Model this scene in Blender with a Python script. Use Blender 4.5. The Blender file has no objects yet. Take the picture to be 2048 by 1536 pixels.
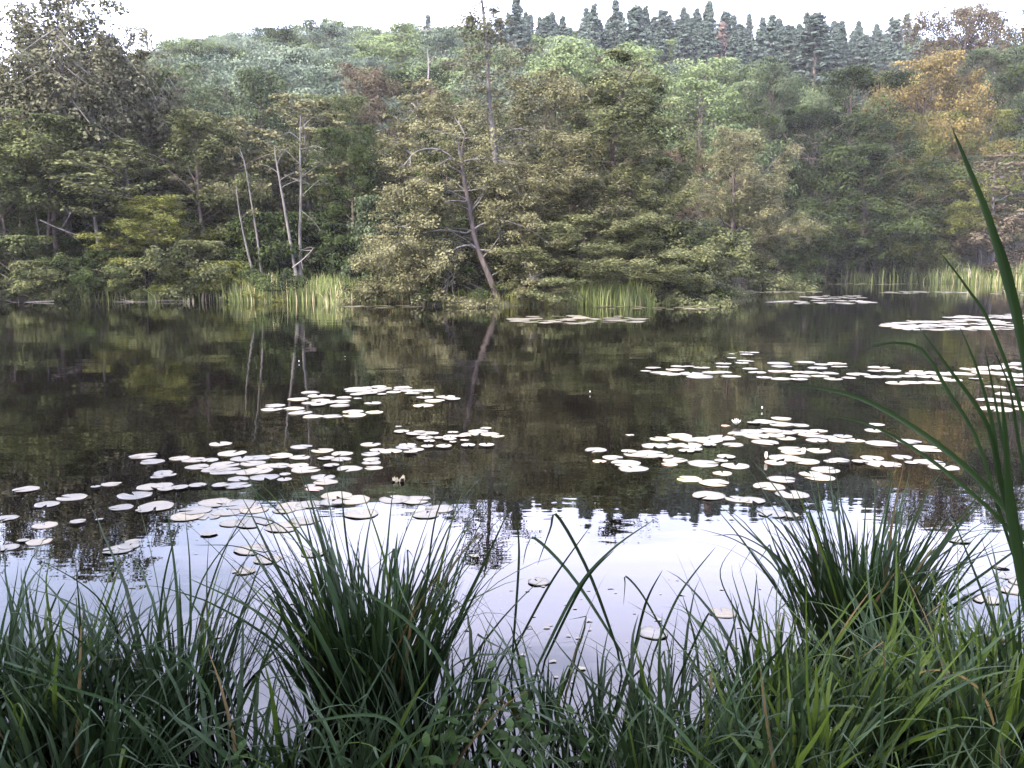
import bpy, math, random
import numpy as np
from mathutils import Vector, Matrix
R = math.radians
sc = bpy.context.scene
col = sc.collection
rng = np.random.default_rng(7)
random.seed(7)

# ------------------------------------------------------------------ camera, world, sun, exposure
CAMH, PITCH, FPX = 1.7, R(7.7), 1750.0
cam_d = bpy.data.cameras.new('camera'); cam = bpy.data.objects.new('camera', cam_d); col.objects.link(cam)
cam.location = (0, 0, CAMH); cam.rotation_euler = (R(90) - PITCH, 0, 0)
cam_d.sensor_width = 36; cam_d.lens = 36 * FPX / 2048; cam_d.clip_start = 0.05; cam_d.clip_end = 4000
sc.camera = cam
SUN_EL, SUN_ROT = R(46), R(228)
w = bpy.data.worlds.new("World"); sc.world = w; w.use_nodes = True
nt = w.node_tree; nt.nodes.clear()
def N(t, tree=None, **k):
    n = (tree or nt).nodes.new(t)
    for a, b in k.items(): setattr(n, a, b)
    return n
sky = N('ShaderNodeTexSky', sky_type='NISHITA', sun_disc=False, sun_elevation=SUN_EL, sun_rotation=SUN_ROT,
        air_density=1.0, dust_density=1.2, ozone_density=1.5)
tc = N('ShaderNodeTexCoord'); mp = N('ShaderNodeMapping'); mp.inputs['Scale'].default_value = (1.3, 1.3, 3.2); mp.inputs['Location'].default_value = (.62, .0, .35)
cn = N('ShaderNodeTexNoise'); cn.inputs['Scale'].default_value = 2.2; cn.inputs['Detail'].default_value = 6
cr = N('ShaderNodeValToRGB'); cr.color_ramp.elements[0].position = 0.40; cr.color_ramp.elements[0].color = (.28,)*3+(1,)
cr.color_ramp.elements[1].position = 0.57; cr.color_ramp.elements[1].color = (.76,)*3+(1,)
mx = N('ShaderNodeMix', data_type='RGBA'); mx.inputs[7].default_value = (11.3, 11.1, 14.8, 1)
bg = N('ShaderNodeBackground'); bg.inputs['Strength'].default_value = 0.15
wo = N('ShaderNodeOutputWorld')
L = nt.links.new
L(tc.outputs['Generated'], mp.inputs['Vector']); L(mp.outputs[0], cn.inputs['Vector']); L(cn.outputs[0], cr.inputs[0])
L(cr.outputs[0], mx.inputs[0]); L(sky.outputs[0], mx.inputs[6]); L(mx.outputs[2], bg.inputs[0]); L(bg.outputs[0], wo.inputs[0])
sl = bpy.data.lights.new('sun', 'SUN'); sl.energy = 4.0; sl.angle = R(5); sl.color = (1, .91, .76)
so = bpy.data.objects.new('sun', sl); col.objects.link(so)
sd = Vector((math.sin(SUN_ROT)*math.cos(SUN_EL), math.cos(SUN_ROT)*math.cos(SUN_EL), math.sin(SUN_EL)))
so.rotation_euler = sd.to_track_quat('Z', 'Y').to_euler(); so.location = (0, -20, 40)
vs = sc.view_settings; vs.view_transform = 'Standard'; vs.look = 'None'; vs.gamma = 1; vs.use_curve_mapping = False
vs.exposure = 2.38
HAZE = 0.00016
sc.render.engine = 'CYCLES'
cy = sc.cycles; cy.max_bounces = 7; cy.diffuse_bounces = 3; cy.glossy_bounces = 3; cy.transmission_bounces = 3
cy.transparent_max_bounces = 6; cy.volume_bounces = 0

# ------------------------------------------------------------------ picture <-> place
cp, sp = math.cos(PITCH), math.sin(PITCH)
def ray(px, py):
    a, b = (px - 1024) / FPX, (768 - py) / FPX
    return np.array([a, cp + b * sp, -sp + b * cp])
def on_plane(px, py, z=0.0):
    d = ray(px, py); t = (z - CAMH) / d[2]
    return np.array([d[0]*t, d[1]*t, z])
def at_dist(px, py, Y):
    d = ray(px, py); t = Y / d[1]
    return np.array([d[0]*t, Y, CAMH + d[2]*t])

# ------------------------------------------------------------------ mesh helpers
def mesh_from(name, V, F, mats, tint=None, smooth=False, matidx=None):
    """V (n,3), F list/array; F may be ndarray (m,3|4) or list of tuples"""
    me = bpy.data.meshes.new(name)
    V = np.asarray(V, dtype=np.float32)
    if isinstance(F, np.ndarray):
        m, k = F.shape
        me.vertices.add(len(V)); me.vertices.foreach_set('co', V.ravel())
        me.loops.add(m*k); me.loops.foreach_set('vertex_index', F.astype(np.int32).ravel())
        me.polygons.add(m); me.polygons.foreach_set('loop_start', np.arange(0, m*k, k, dtype=np.int32))
        me.update(calc_edges=True)
    else:
        me.from_pydata([tuple(v) for v in V], [], F); me.update()
    if tint is not None:
        at = me.attributes.new('tint', 'FLOAT', 'FACE'); at.data.foreach_set('value', np.asarray(tint, dtype=np.float32))
    for m_ in (mats if isinstance(mats, (list, tuple)) else [mats]):
        me.materials.append(m_)
    if matidx is not None: me.polygons.foreach_set('material_index', np.asarray(matidx, dtype=np.int32))
    if smooth: me.polygons.foreach_set('use_smooth', np.ones(len(me.polygons), dtype=bool))
    return me
def link(name, me, parent=None):
    o = bpy.data.objects.new(name, me); col.objects.link(o)
    if parent: o.parent = parent
    return o
def tag(o, label=None, cat=None, group=None, kind=None):
    if label: o['label'] = label
    if cat: o['category'] = cat
    if group: o['group'] = group
    if kind: o['kind'] = kind
    return o
def empty(name, loc=(0, 0, 0), rz=0):
    o = bpy.data.objects.new(name, None); col.objects.link(o); o.location = loc; o.rotation_euler = (0, 0, rz)
    o.empty_display_size = .2
    return o
class Acc:
    def __init__(s): s.V = []; s.F = []; s.n = 0; s.T = []
    def add(s, V, F, t=None):
        s.V.append(np.asarray(V, dtype=float)); F = np.asarray(F, dtype=np.int64)
        s.F.append(F + s.n); s.n += len(V); s.T.append(np.full(len(F), .5 if t is None else t))
    def mesh(s, name, mats, smooth=False):
        return mesh_from(name, np.concatenate(s.V), np.concatenate(s.F), mats, np.concatenate(s.T), smooth)
def tube(acc, P, rad, sides=6, t=None):
    P = np.asarray(P, float); n = len(P)
    rad = np.broadcast_to(np.asarray(rad, float), (n,))
    T = np.gradient(P, axis=0); T /= np.linalg.norm(T, axis=1)[:, None] + 1e-9
    ref = np.where(np.abs(T[:, 2:3]) > .9, np.array([[1., 0, 0]]), np.array([[0, 0, 1.]]))
    A = np.cross(T, ref); A /= np.linalg.norm(A, axis=1)[:, None] + 1e-9
    for i in range(1, n):
        a = A[i-1] - T[i]*np.dot(A[i-1], T[i]); ln = np.linalg.norm(a)
        if ln > 1e-6: A[i] = a / ln
    B = np.cross(T, A)
    th = np.linspace(0, 2*np.pi, sides, endpoint=False)
    ring = P[:, None] + rad[:, None, None]*(np.cos(th)[None, :, None]*A[:, None] + np.sin(th)[None, :, None]*B[:, None])
    V = ring.reshape(-1, 3)
    i, j = np.meshgrid(np.arange(n-1), np.arange(sides), indexing='ij'); j2 = (j+1) % sides
    F = np.stack([i*sides+j, i*sides+j2, (i+1)*sides+j2, (i+1)*sides+j], -1).reshape(-1, 4)
    acc.add(V, F, t)

# ------------------------------------------------------------------ materials
ALB = dict(sedge_blades=.32, pale_sedge_blades=.42, lime_sedge_blades=.5, cattail_leaves=.36, nettle_leaves=.4, withered_blades=.38,
           birch_leaves=.75, bright_leaves=.9, hazed_blue_green_leaves=.85, hazed_hillside_leaves=.8, olive_leaves=.70, orange_leaves=.7, dark_leaves=.36, reed_leaves=.85, faded_needles=.8, hazed_spruce_needles=.8, nothing=1.)
def newmat(name):
    m = bpy.data.materials.new(name); m.use_nodes = True; m.node_tree.nodes.clear(); return m, m.node_tree
def foliage(name, dark, light, transl=.26, rough=.65, straw=None):
    k_ = ALB.get(name, .66); dark = tuple(c*k_ for c in dark); light = tuple(c*k_ for c in light)
    m, t = newmat(name); l = t.links.new
    at = N('ShaderNodeAttribute', t, attribute_name='tint'); oi = N('ShaderNodeObjectInfo', t)
    g = N('ShaderNodeNewGeometry', t)
    no = N('ShaderNodeTexNoise', t); no.inputs['Scale'].default_value = .35; no.inputs['Detail'].default_value = 3
    l(g.outputs['Position'], no.inputs['Vector'])
    a = N('ShaderNodeMath', t, operation='MULTIPLY_ADD'); a.inputs[1].default_value = 1.1; a.inputs[2].default_value = -.55
    l(no.outputs[0], a.inputs[0])
    b = N('ShaderNodeMath', t, operation='ADD'); l(at.outputs['Fac'], b.inputs[0]); l(a.outputs[0], b.inputs[1])
    c = N('ShaderNodeMath', t, operation='MULTIPLY_ADD'); c.inputs[1].default_value = .3; c.inputs[2].default_value = -.15
    l(oi.outputs['Random'], c.inputs[0])
    d = N('ShaderNodeMath', t, operation='ADD', use_clamp=True); l(b.outputs[0], d.inputs[0]); l(c.outputs[0], d.inputs[1])
    r = N('ShaderNodeValToRGB', t); r.color_ramp.elements[0].color = (*dark, 1); r.color_ramp.elements[1].color = (*light, 1)
    if straw:
        e = r.color_ramp.elements.new(.93); e.color = (*light, 1); r.color_ramp.elements[-1].color = (*straw, 1)
    l(d.outputs[0], r.inputs[0])
    di = N('ShaderNodeBsdfPrincipled', t); di.inputs['Roughness'].default_value = rough; di.inputs['Specular IOR Level'].default_value = .06
    tr = N('ShaderNodeBsdfTranslucent', t); ms = N('ShaderNodeMixShader', t); ms.inputs[0].default_value = transl
    if rough < .5: di.inputs['Specular IOR Level'].default_value = .13
    o = N('ShaderNodeOutputMaterial', t)
    l(r.outputs[0], di.inputs['Base Color']); l(r.outputs[0], tr.inputs[0])
    l(di.outputs[0], ms.inputs[1]); l(tr.outputs[0], ms.inputs[2]); l(ms.outputs[0], o.inputs[0])
    return m
def bark(name, c1, c2, scale=6):
    c1 = tuple(c*.65 for c in c1); c2 = tuple(c*.65 for c in c2)
    m, t = newmat(name); l = t.links.new
    tcn = N('ShaderNodeTexCoord', t); mpn = N('ShaderNodeMapping', t); mpn.inputs['Scale'].default_value = (1, 1, .35)
    no = N('ShaderNodeTexNoise', t); no.inputs['Scale'].default_value = scale; no.inputs['Detail'].default_value = 5
    l(tcn.outputs['Object'], mpn.inputs[0]); l(mpn.outputs[0], no.inputs['Vector'])
    r = N('ShaderNodeValToRGB', t); r.color_ramp.elements[0].color = (*c1, 1); r.color_ramp.elements[1].color = (*c2, 1)
    r.color_ramp.elements[0].position = .35; r.color_ramp.elements[1].position = .65
    l(no.outputs[0], r.inputs[0])
    p = N('ShaderNodeBsdfPrincipled', t); p.inputs['Roughness'].default_value = .85
    bu = N('ShaderNodeBump', t); bu.inputs['Strength'].default_value = .5; bu.inputs['Distance'].default_value = .03
    l(no.outputs[0], bu.inputs['Height']); l(bu.outputs[0], p.inputs['Normal'])
    o = N('ShaderNodeOutputMaterial', t); l(r.outputs[0], p.inputs['Base Color']); l(p.outputs[0], o.inputs[0])
    return m
M = dict(
 alder=foliage('alder_leaves', (.034, .044, .016), (.18, .19, .085)),
 olive=foliage('olive_leaves', (.048, .05, .022), (.22, .21, .11)),
 hillblue_hazed=foliage('hazed_blue_green_leaves', (.045, .065, .045), (.15, .185, .13)),  # hill copy of the bluish leaves, paled in colour to mimic haze
 hillgreen=foliage('hazed_hillside_leaves', (.045, .068, .028), (.15, .19, .09)),  # hill copy of the green leaves, lightened in colour to mimic haze
 green=foliage('green_leaves', (.034, .05, .02), (.16, .18, .07)),
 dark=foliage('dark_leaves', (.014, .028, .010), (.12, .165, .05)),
 bluish=foliage('bluish_leaves', (.03, .046, .024), (.13, .16, .085)),
 yellow=foliage('yellowish_leaves', (.07, .08, .018), (.22, .23, .06)),
 bright=foliage('bright_leaves', (.05, .075, .028), (.16, .20, .09)),  # light green hill leaves, albedo also raised in place of haze
 orange=foliage('orange_leaves', (.10, .082, .03), (.30, .225, .085)),
 rust=foliage('rust_leaves', (.08, .055, .035), (.19, .135, .085)),
 brown=foliage('brownish_leaves', (.07, .055, .035), (.17, .14, .09)),
 pink=foliage('faded_needles', (.16, .12, .10), (.30, .23, .20)),
 spruce=foliage('hazed_spruce_needles', (.04, .06, .05), (.12, .15, .125), transl=.15),  # needle colour lightened and blued to stand in for distance haze
 birch=foliage('birch_leaves', (.055, .06, .035), (.15, .145, .09)),
 reed=foliage('reed_leaves', (.08, .11, .035), (.20, .235, .085), transl=.3, straw=(.36, .31, .18)),
 sedge=foliage('sedge_blades', (.022, .046, .015), (.06, .108, .034), transl=.22, rough=.45),
 sedge_pale=foliage('pale_sedge_blades', (.04, .085, .035), (.09, .15, .065), transl=.25, rough=.4),
 sedge_lime=foliage('lime_sedge_blades', (.05, .095, .012), (.12, .18, .03), transl=.35, rough=.45),
 straw=foliage('withered_blades', (.16, .11, .04), (.34, .26, .12), transl=.25),
 cattail=foliage('cattail_leaves', (.028, .062, .018), (.055, .11, .034), transl=.22, rough=.35),
 nettle=foliage('nettle_leaves', (.035, .08, .018), (.095, .17, .04), transl=.35, rough=.5),
 barkg=bark('grey_bark', (.055, .05, .044), (.15, .135, .125)),
 barkb=bark('brown_bark', (.05, .035, .03), (.15, .11, .095)),
 barkp=bark('pale_bark', (.15, .13, .125), (.34, .30, .29), 4),
 barkd2=bark('dark_alder_bark', (.03, .022, .02), (.10, .075, .068)),
 barkd=bark('dead_wood', (.15, .125, .115), (.30, .26, .24)),
)
# lily pads: waxy leaf, the sheen comes from the real sky
def padmat(name, c1, c2, rough=.44):
    m, t = newmat(name); l = t.links.new
    g = N('ShaderNodeNewGeometry', t); oi = N('ShaderNodeObjectInfo', t)
    no = N('ShaderNodeTexNoise', t); no.inputs['Scale'].default_value = 9; no.inputs['Detail'].default_value = 6
    l(g.outputs['Position'], no.inputs['Vector'])
    a = N('ShaderNodeMath', t, operation='MULTIPLY_ADD'); a.inputs[1].default_value = .5; l(oi.outputs['Random'], a.inputs[0])
    b = N('ShaderNodeMath', t, operation='MULTIPLY_ADD'); b.inputs[1].default_value = .8; b.inputs[2].default_value = -.15
    l(no.outputs[0], b.inputs[0]); l(b.outputs[0], a.inputs[2])
    r = N('ShaderNodeValToRGB', t); r.color_ramp.elements[0].color = (*c1, 1); r.color_ramp.elements[1].color = (*c2, 1)
    e = r.color_ramp.elements.new(.92); e.color = (.14, .11, .05, 1)
    r.color_ramp.elements[1].position = .85
    l(a.outputs[0], r.inputs[0])
    p = N('ShaderNodeBsdfPrincipled', t); p.inputs['IOR'].default_value = 1.6; p.inputs['Specular IOR Level'].default_value = .6
    n2 = N('ShaderNodeTexNoise', t); n2.inputs['Scale'].default_value = 30; n2.inputs['Detail'].default_value = 3
    l(g.outputs['Position'], n2.inputs['Vector'])
    rr = N('ShaderNodeMath', t, operation='MULTIPLY_ADD'); rr.inputs[1].default_value = .25; r3 = N('ShaderNodeMath', t, operation='MULTIPLY_ADD'); r3.inputs[1].default_value = .16; r3.inputs[2].default_value = rough - .16
    l(oi.outputs['Random'], r3.inputs[0]); l(r3.outputs[0], rr.inputs[2])
    l(n2.outputs[0], rr.inputs[0]); l(rr.outputs[0], p.inputs['Roughness'])
    bu = N('ShaderNodeBump', t); bu.inputs['Strength'].default_value = .35; bu.inputs['Distance'].default_value = .01
    l(n2.outputs[0], bu.inputs['Height']); l(bu.outputs[0], p.inputs['Normal'])
    l(r.outputs[0], p.inputs['Base Color'])
    o = N('ShaderNodeOutputMaterial', t); l(p.outputs[0], o.inputs[0])
    return m
M['pad'] = padmat('lily_pad_leaf', (.016, .022, .016), (.036, .040, .034))
M['pad_yellow'] = padmat('yellowing_pad_leaf', (.20, .18, .05), (.32, .26, .07))
M['pad_red'] = padmat('reddish_pad_leaf', (.20, .10, .07), (.30, .16, .11))
def plain(name, c, rough=.6):
    m, t = newmat(name); p = N('ShaderNodeBsdfPrincipled', t); p.inputs['Base Color'].default_value = (*c, 1); p.inputs['Roughness'].default_value = rough
    no = N('ShaderNodeTexNoise', t); no.inputs['Scale'].default_value = 20
    bu = N('ShaderNodeBump', t); bu.inputs['Strength'].default_value = .2; bu.inputs['Distance'].default_value = .005
    t.links.new(no.outputs[0], bu.inputs['Height']); t.links.new(bu.outputs[0], p.inputs['Normal'])
    o = N('ShaderNodeOutputMaterial', t); t.links.new(p.outputs[0], o.inputs[0]); return m
M['petal'] = plain('white_petals', (.82, .80, .76), .5)
M['stamen'] = plain('yellow_stamens', (.7, .5, .08), .6)
# ground
m, t = newmat('ground_soil'); l = t.links.new
g = N('ShaderNodeNewGeometry', t); no = N('ShaderNodeTexNoise', t); no.inputs['Scale'].default_value = 1.3; no.inputs['Detail'].default_value = 8
l(g.outputs['Position'], no.inputs['Vector'])
r = N('ShaderNodeValToRGB', t); r.color_ramp.elements[0].color = (.010, .009, .006, 1); r.color_ramp.elements[1].color = (.03, .032, .014, 1)
r.color_ramp.elements[0].position = .35; r.color_ramp.elements[1].position = .65
l(no.outputs[0], r.inputs[0]); p = N('ShaderNodeBsdfPrincipled', t); p.inputs['Roughness'].default_value = .95
l(r.outputs[0], p.inputs['Base Color'])
bu = N('ShaderNodeBump', t); bu.inputs['Distance'].default_value = .08; l(no.outputs[0], bu.inputs['Height']); l(bu.outputs[0], p.inputs['Normal'])
o = N('ShaderNodeOutputMaterial', t); l(p.outputs[0], o.inputs[0]); M['ground'] = m
# water
m, t = newmat('pond_water'); l = t.links.new
g = N('ShaderNodeNewGeometry', t)
def wn(scale, detail, strength_dist, sx=1., sy=1.):
    mpn = N('ShaderNodeMapping', t); mpn.inputs['Scale'].default_value = (sx, sy, 1); l(g.outputs['Position'], mpn.inputs[0])
    n_ = N('ShaderNodeTexNoise', t); n_.inputs['Scale'].default_value = scale; n_.inputs['Detail'].default_value = detail
    l(mpn.outputs[0], n_.inputs['Vector']); return n_
n1 = wn(.9, 2, 0, .6, 1.1); n2 = wn(5.0, 2, 0, .55, 1.3)
n3 = wn(.12, 2, 0)
b1 = N('ShaderNodeBump', t); b1.inputs['Strength'].default_value = 1; b1.inputs['Distance'].default_value = .0045
l(n1.outputs[0], b1.inputs['Height'])
pm = N('ShaderNodeValToRGB', t); pm.color_ramp.elements[0].position = .35; pm.color_ramp.elements[0].color = (.25,)*3+(1,)
pm.color_ramp.elements[1].position = .62; l(n3.outputs[0], pm.inputs[0])
b2 = N('ShaderNodeBump', t); b2.inputs['Distance'].default_value = .0011; l(pm.outputs[0], b2.inputs['Strength'])
l(n2.outputs[0], b2.inputs['Height']); l(b1.outputs[0], b2.inputs['Normal'])
p = N('ShaderNodeBsdfPrincipled', t); p.inputs['Base Color'].default_value = (.0014, .001, .0007, 1); p.inputs['Roughness'].default_value = 0.
p.inputs['IOR'].default_value = 1.31
l(b2.outputs[0], p.inputs['Normal']); o = N('ShaderNodeOutputMaterial', t); l(p.outputs[0], o.inputs[0]); M['water'] = m

# ------------------------------------------------------------------ terrain
SX = np.array([-3000, 450, 820, 860, 900, 1010, 1300, 1325, 1360, 1420, 1480, 1600, 1850, 5000.])
SD = np.array([43.5, 43.5, 43, 38.5, 37.2, 37.2, 38.5, 44, 60, 80, 91, 94, 92, 92.])
def hnoise(x, y, s):
    return (np.sin(x*s*1.3+1.7)*np.cos(y*s*1.1+.4) + .5*np.sin(x*s*2.9+y*s*2.1) + .3*np.cos(x*s*5.1-y*s*4.3))/1.8
def shore(x, y):
    px = np.where(y > .01, 1024 + FPX * x/np.maximum(y, .01) / cp, np.where(x > 0, 5000, -3000))
    px = np.clip(px, -3000, 5000)
    return np.interp(px, SX, SD)
def ground(x, y):
    x = np.asarray(x, float); y = np.asarray(y, float)
    r_ = np.where(y > 0, np.maximum(y, np.abs(x)*.55), np.abs(x)*.9)
    s = shore(x, y) + hnoise(x, y, .5)*.35
    far = np.clip((r_ - s)*.16, -.8, .8)
    far = far + np.where(r_ > s+4, np.clip(r_-s-4, 0, 60)*.02, 0)
    px = np.clip(1024 + FPX*x/np.maximum(y, 1), -200, 2400)
    h0 = np.interp(px, [-200, 300, 900, 1300, 1700, 2400], [85, 78, 72, 80, 102, 102])
    tt = np.clip((r_ - h0)/(205 - h0), 0, 1)
    top = np.interp(px, [-200, 250, 420, 600, 900, 1300, 2400], [20, 29, 36, 37.5, 37.5, 40, 38])
    hill = top*(tt**.9) + hnoise(x, y, .03)*2.0*tt
    far = far + np.where(y > 0, hill, 0)
    yb = 2.5 + .25*np.sin(x*1.9+.6) + .12*np.sin(x*5.3)
    near = np.clip((yb - y)*.22, -.8, .3) + .03*hnoise(x, y, 3)
    return np.maximum(far, near)
rr_ = np.concatenate([[0.0], np.geomspace(.4, 900, 270)])
an = np.concatenate([np.linspace(-42, 42, 230), np.linspace(42, 318, 110)[1:-1]])
RR, AA = np.meshgrid(rr_, np.radians(an), indexing='ij')
GX, GY = RR*np.sin(AA), RR*np.cos(AA)
GV = np.stack([GX, GY, ground(GX, GY)], -1).reshape(-1, 3)
na = len(an); i, j = np.meshgrid(np.arange(len(rr_)-1), np.arange(na), indexing='ij'); j2 = (j+1) % na
GF = np.stack([i*na+j, i*na+j2, (i+1)*na+j2, (i+1)*na+j], -1).reshape(-1, 4)
tag(link('ground', mesh_from('ground', GV, GF[:, ::-1], M['ground'], smooth=True)), kind='structure')
WV = [(-500, -40, 0), (500, -40, 0), (500, 260, 0), (-500, 260, 0)]
tag(link('water', mesh_from('water', np.array(WV), [(0, 1, 2, 3)], M['water'])), kind='structure')

# ------------------------------------------------------------------ tree generator
def leaves_mesh(name, C, size, tint, outward, up=.75, rnd=.5, aspect=.62, mat=None):
    n = len(C)
    nr = rng.normal(size=(n, 3))*rnd + outward*.45 + np.array([0, 0, up])
    nr /= np.linalg.norm(nr, axis=1)[:, None]
    tg = np.cross(nr, rng.normal(size=(n, 3))); tg /= np.linalg.norm(tg, axis=1)[:, None] + 1e-9
    bt = np.cross(nr, tg)
    s = (size*rng.uniform(.6, 1.35, n))[:, None]
    V = np.stack([C - tg*s*.5, C + bt*s*.5*aspect + nr*s*.10, C + tg*s*.5, C - bt*s*.5*aspect + nr*s*.10], 1).reshape(-1, 3)
    F = np.arange(4*n).reshape(n, 4)
    return mesh_from(name, V, F, mat, tint)
def make_tree(seed, H=10., W=5., cb=.15, prof='round', limbs=60, subs=6, clump=.42, per=60, leaf=.14, elev=(55, 5), droop=.0,
              trunk_r=.14, lean=(0, 0), flat=.5, gaps=.12, bark_m='barkb', leaf_m='alder', wob=.3, trunk_pts=None, limb_r=.035, up=.8,
              weep=0., jag=.25, aspect=.62, tip=1.0, thin=.12):
    rs = np.random.default_rng(seed)
    if trunk_pts is None:
        k = 12; tz = np.linspace(0, 1, k)
        ox = np.cumsum(rs.normal(size=k))*wob*.12; oy = np.cumsum(rs.normal(size=k))*wob*.12
        ox -= ox[0]; oy -= oy[0]
        TP = np.stack([ox + lean[0]*tz**1.3, oy + lean[1]*tz**1.3, tz*H*.97 - .0], -1)
    else:
        TP = np.asarray(trunk_pts, float); k = len(TP); tz = TP[:, 2]/H
    tr = trunk_r*np.linspace(1, .12, len(TP))**.85; tr[0] *= 1.35
    acc = Acc(); TPs = TP.copy(); TPs[0, 2] -= .3; tube(acc, TPs, tr, 8)
    P = {'round': lambda t: np.sin(np.pi*np.clip(t*.86+.14, 0, 1))**.6,
         'cone': lambda t: np.clip(1-t, 0, 1)**.75*(1 if t > .05 else .8),
         'spruce': lambda t: (1-t)**.9+.03,
         'egg': lambda t: np.sin(np.pi*np.clip(t, 0, 1)**.72)**.75 + .12,
         'wide': lambda t: np.clip(1.0 - t**2.2*.78, 0, 1),
         'umb': lambda t: np.sin(np.pi*np.clip(t*.7+.3, 0, 1))**.45}[prof]
    CL = []; OUT = []; TT = []
    az = rs.uniform(0, 6.28)
    for q in range(limbs):
        t_ = (q + rs.uniform(-.4, .4))/limbs; t_ = min(max(t_, 0), .995)
        z0 = H*(cb + (1-cb)*t_)*.96
        az += 2.399 + rs.normal()*.3
        if rs.random() < gaps: continue
        Lm = W*.5*P(t_)*(1 + rs.normal()*jag)*(1 if rs.random() > .15 else 1.2)
        Lm = max(Lm, W*.05)
        b = np.array([np.interp(z0, TP[:, 2], TP[:, 0]), np.interp(z0, TP[:, 2], TP[:, 1]), z0])
        e = R(elev[1] + (elev[0]-elev[1])*t_ + rs.normal()*8)
        npt = 6; s = np.linspace(0, 1, npt)
        dirh = np.array([math.cos(az), math.sin(az), 0.])
        lat = np.array([-math.sin(az), math.cos(az), 0.])*rs.normal()*.15
        cl_ = math.cos(e)
        P_ = b + Lm*(s[:, None]*cl_*dirh + s[:, None]**1.5*lat) + np.outer(s*math.sin(e)*Lm - droop*Lm*s**2, [0, 0, 1.])
        P_[1:-1] += rs.normal(size=(npt-2, 3))*.04*Lm
        P_[:, 2] = np.minimum(P_[:, 2], H*1.0)
        lr = limb_r*(Lm/(W*.5))**.8
        tube(acc, P_, lr*np.linspace(1, .2, npt), 4)
        ns = max(2, int(subs*(Lm/(W*.5)+.2)))
        for sq in range(ns):
            f = .25 + .78*(sq + rs.random())/ns; f = min(f, 1.)
            o_ = np.array([np.interp(f, s, P_[:, c]) for c in range(3)])
            a2 = az + (1 if sq % 2 else -1)*rs.uniform(.35, 1.15)
            l2 = Lm*.42*(1.15-f*.75)*rs.uniform(.6, 1.3)
            d2 = np.array([math.cos(a2), math.sin(a2), rs.uniform(-.12, .45)-weep*.8])
            tipp = o_ + d2*l2; tipp[2] = min(tipp[2], H)
            if l2 > .25: tube(acc, [o_, (o_+tipp)/2+rs.normal(size=3)*.03*l2, tipp], [lr*.4, lr*.28, lr*.1], 3)
            for ff in ((.45, 1.) if l2 > clump*1.1 else (1.,)):
                CL.append(o_ + (tipp-o_)*ff); OUT.append(dirh); TT.append(rs.normal()*.22)
        CL.append(P_[-1]); OUT.append(dirh); TT.append(rs.normal()*.16)
    CL.append(TP[-1]); OUT.append(np.array([0, 0, 1.])); TT.append(0)
    CL = np.array(CL); OUT = np.array(OUT); TT = np.array(TT)
    keep = rs.random(len(CL)) > thin; keep[-1] = True; CL = CL[keep]; OUT = OUT[keep]; TT = TT[keep]
    cnt = rs.poisson(per*rs.uniform(.45, 1.5, len(CL)))
    idx = np.repeat(np.arange(len(CL)), cnt); n = len(idx)
    d = rs.normal(size=(n, 3)); d /= np.linalg.norm(d, axis=1)[:, None]
    rad = clump*(rs.uniform(.55, 1.3, len(CL))[idx])*rs.random(n)**.34
    off = d*rad[:, None]*np.array([1, 1, flat])
    # weeping strands below clump
    if weep: off[:, 2] -= rs.random(n)**1.5*weep*clump*2.2*(rs.random(len(CL))[idx])
    # sag edges of the clump
    off[:, 2] -= .25*(off[:, 0]**2+off[:, 1]**2)/max(clump, .01)
    C = CL[idx] + off; C[:, 2] = np.maximum(C[:, 2], .05)
    C[:, 2] = np.where(C[:, 2] > H, H - (C[:, 2]-H)*.3, C[:, 2])
    tint = np.clip(.42 + TT[idx]*1.1 + rs.normal(size=n)*.10, 0, 1)
    crown = leaves_mesh('crown', C, leaf, tint, OUT[idx]*.6 + d*2.6, up=up, mat=M[leaf_m], aspect=aspect)
    trunk = acc.mesh('trunk', M[bark_m], smooth=True)
    return dict(crown=crown, trunk=trunk, H=H, W=W)
V = {}
for k in range(3):
    V['alder%d' % k] = make_tree(10+k, W=5.2, cb=.06, prof='egg', limbs=56, subs=5, clump=.46, per=100, leaf=.115, jag=.36, flat=.9, elev=(62, 14))
for k in range(2):
    V['high%d' % k] = make_tree(15+k, W=5.4, cb=.48, prof='umb', limbs=38, subs=5, clump=.46, per=100, leaf=.115, jag=.32, flat=.9, trunk_r=.11, elev=(62, 14))
for k in range(2):
    V['broad%d' % k] = make_tree(20+k, W=7.5, cb=.08, prof='umb', limbs=58, subs=5, clump=.6, per=120, leaf=.13, elev=(62, 10), trunk_r=.18, jag=.34, flat=.9)
for k in range(3):
    V['big%d' % k] = make_tree(25+k, W=7., cb=.12, prof='umb', limbs=40, subs=3, clump=.72, per=230, leaf=.12, elev=(62, 14), trunk_r=.16, jag=.4, flat=.8, thin=.3)
for k in range(2):
    V['sparse%d' % k] = make_tree(30+k, W=3.6, cb=.35, prof='egg', limbs=40, subs=5, clump=.36, per=36, leaf=.14, trunk_r=.09, gaps=.25, bark_m='barkg', jag=.4)
for k in range(2):
    V['birch%d' % k] = make_tree(40+k, W=4.2, cb=.3, prof='egg', limbs=60, subs=6, clump=.36, per=40, leaf=.13, elev=(65, 30), weep=1.1, droop=.12, bark_m='barkg', gaps=.15, jag=.35)
for k in range(2):
    V['shrub%d' % k] = make_tree(50+k, H=3., W=4.4, cb=.08, prof='wide', limbs=32, subs=5, clump=.40, per=90, leaf=.115, elev=(62, 8), droop=.2, trunk_r=.05, wob=.6, limb_r=.02, jag=.35, flat=.85)
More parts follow.
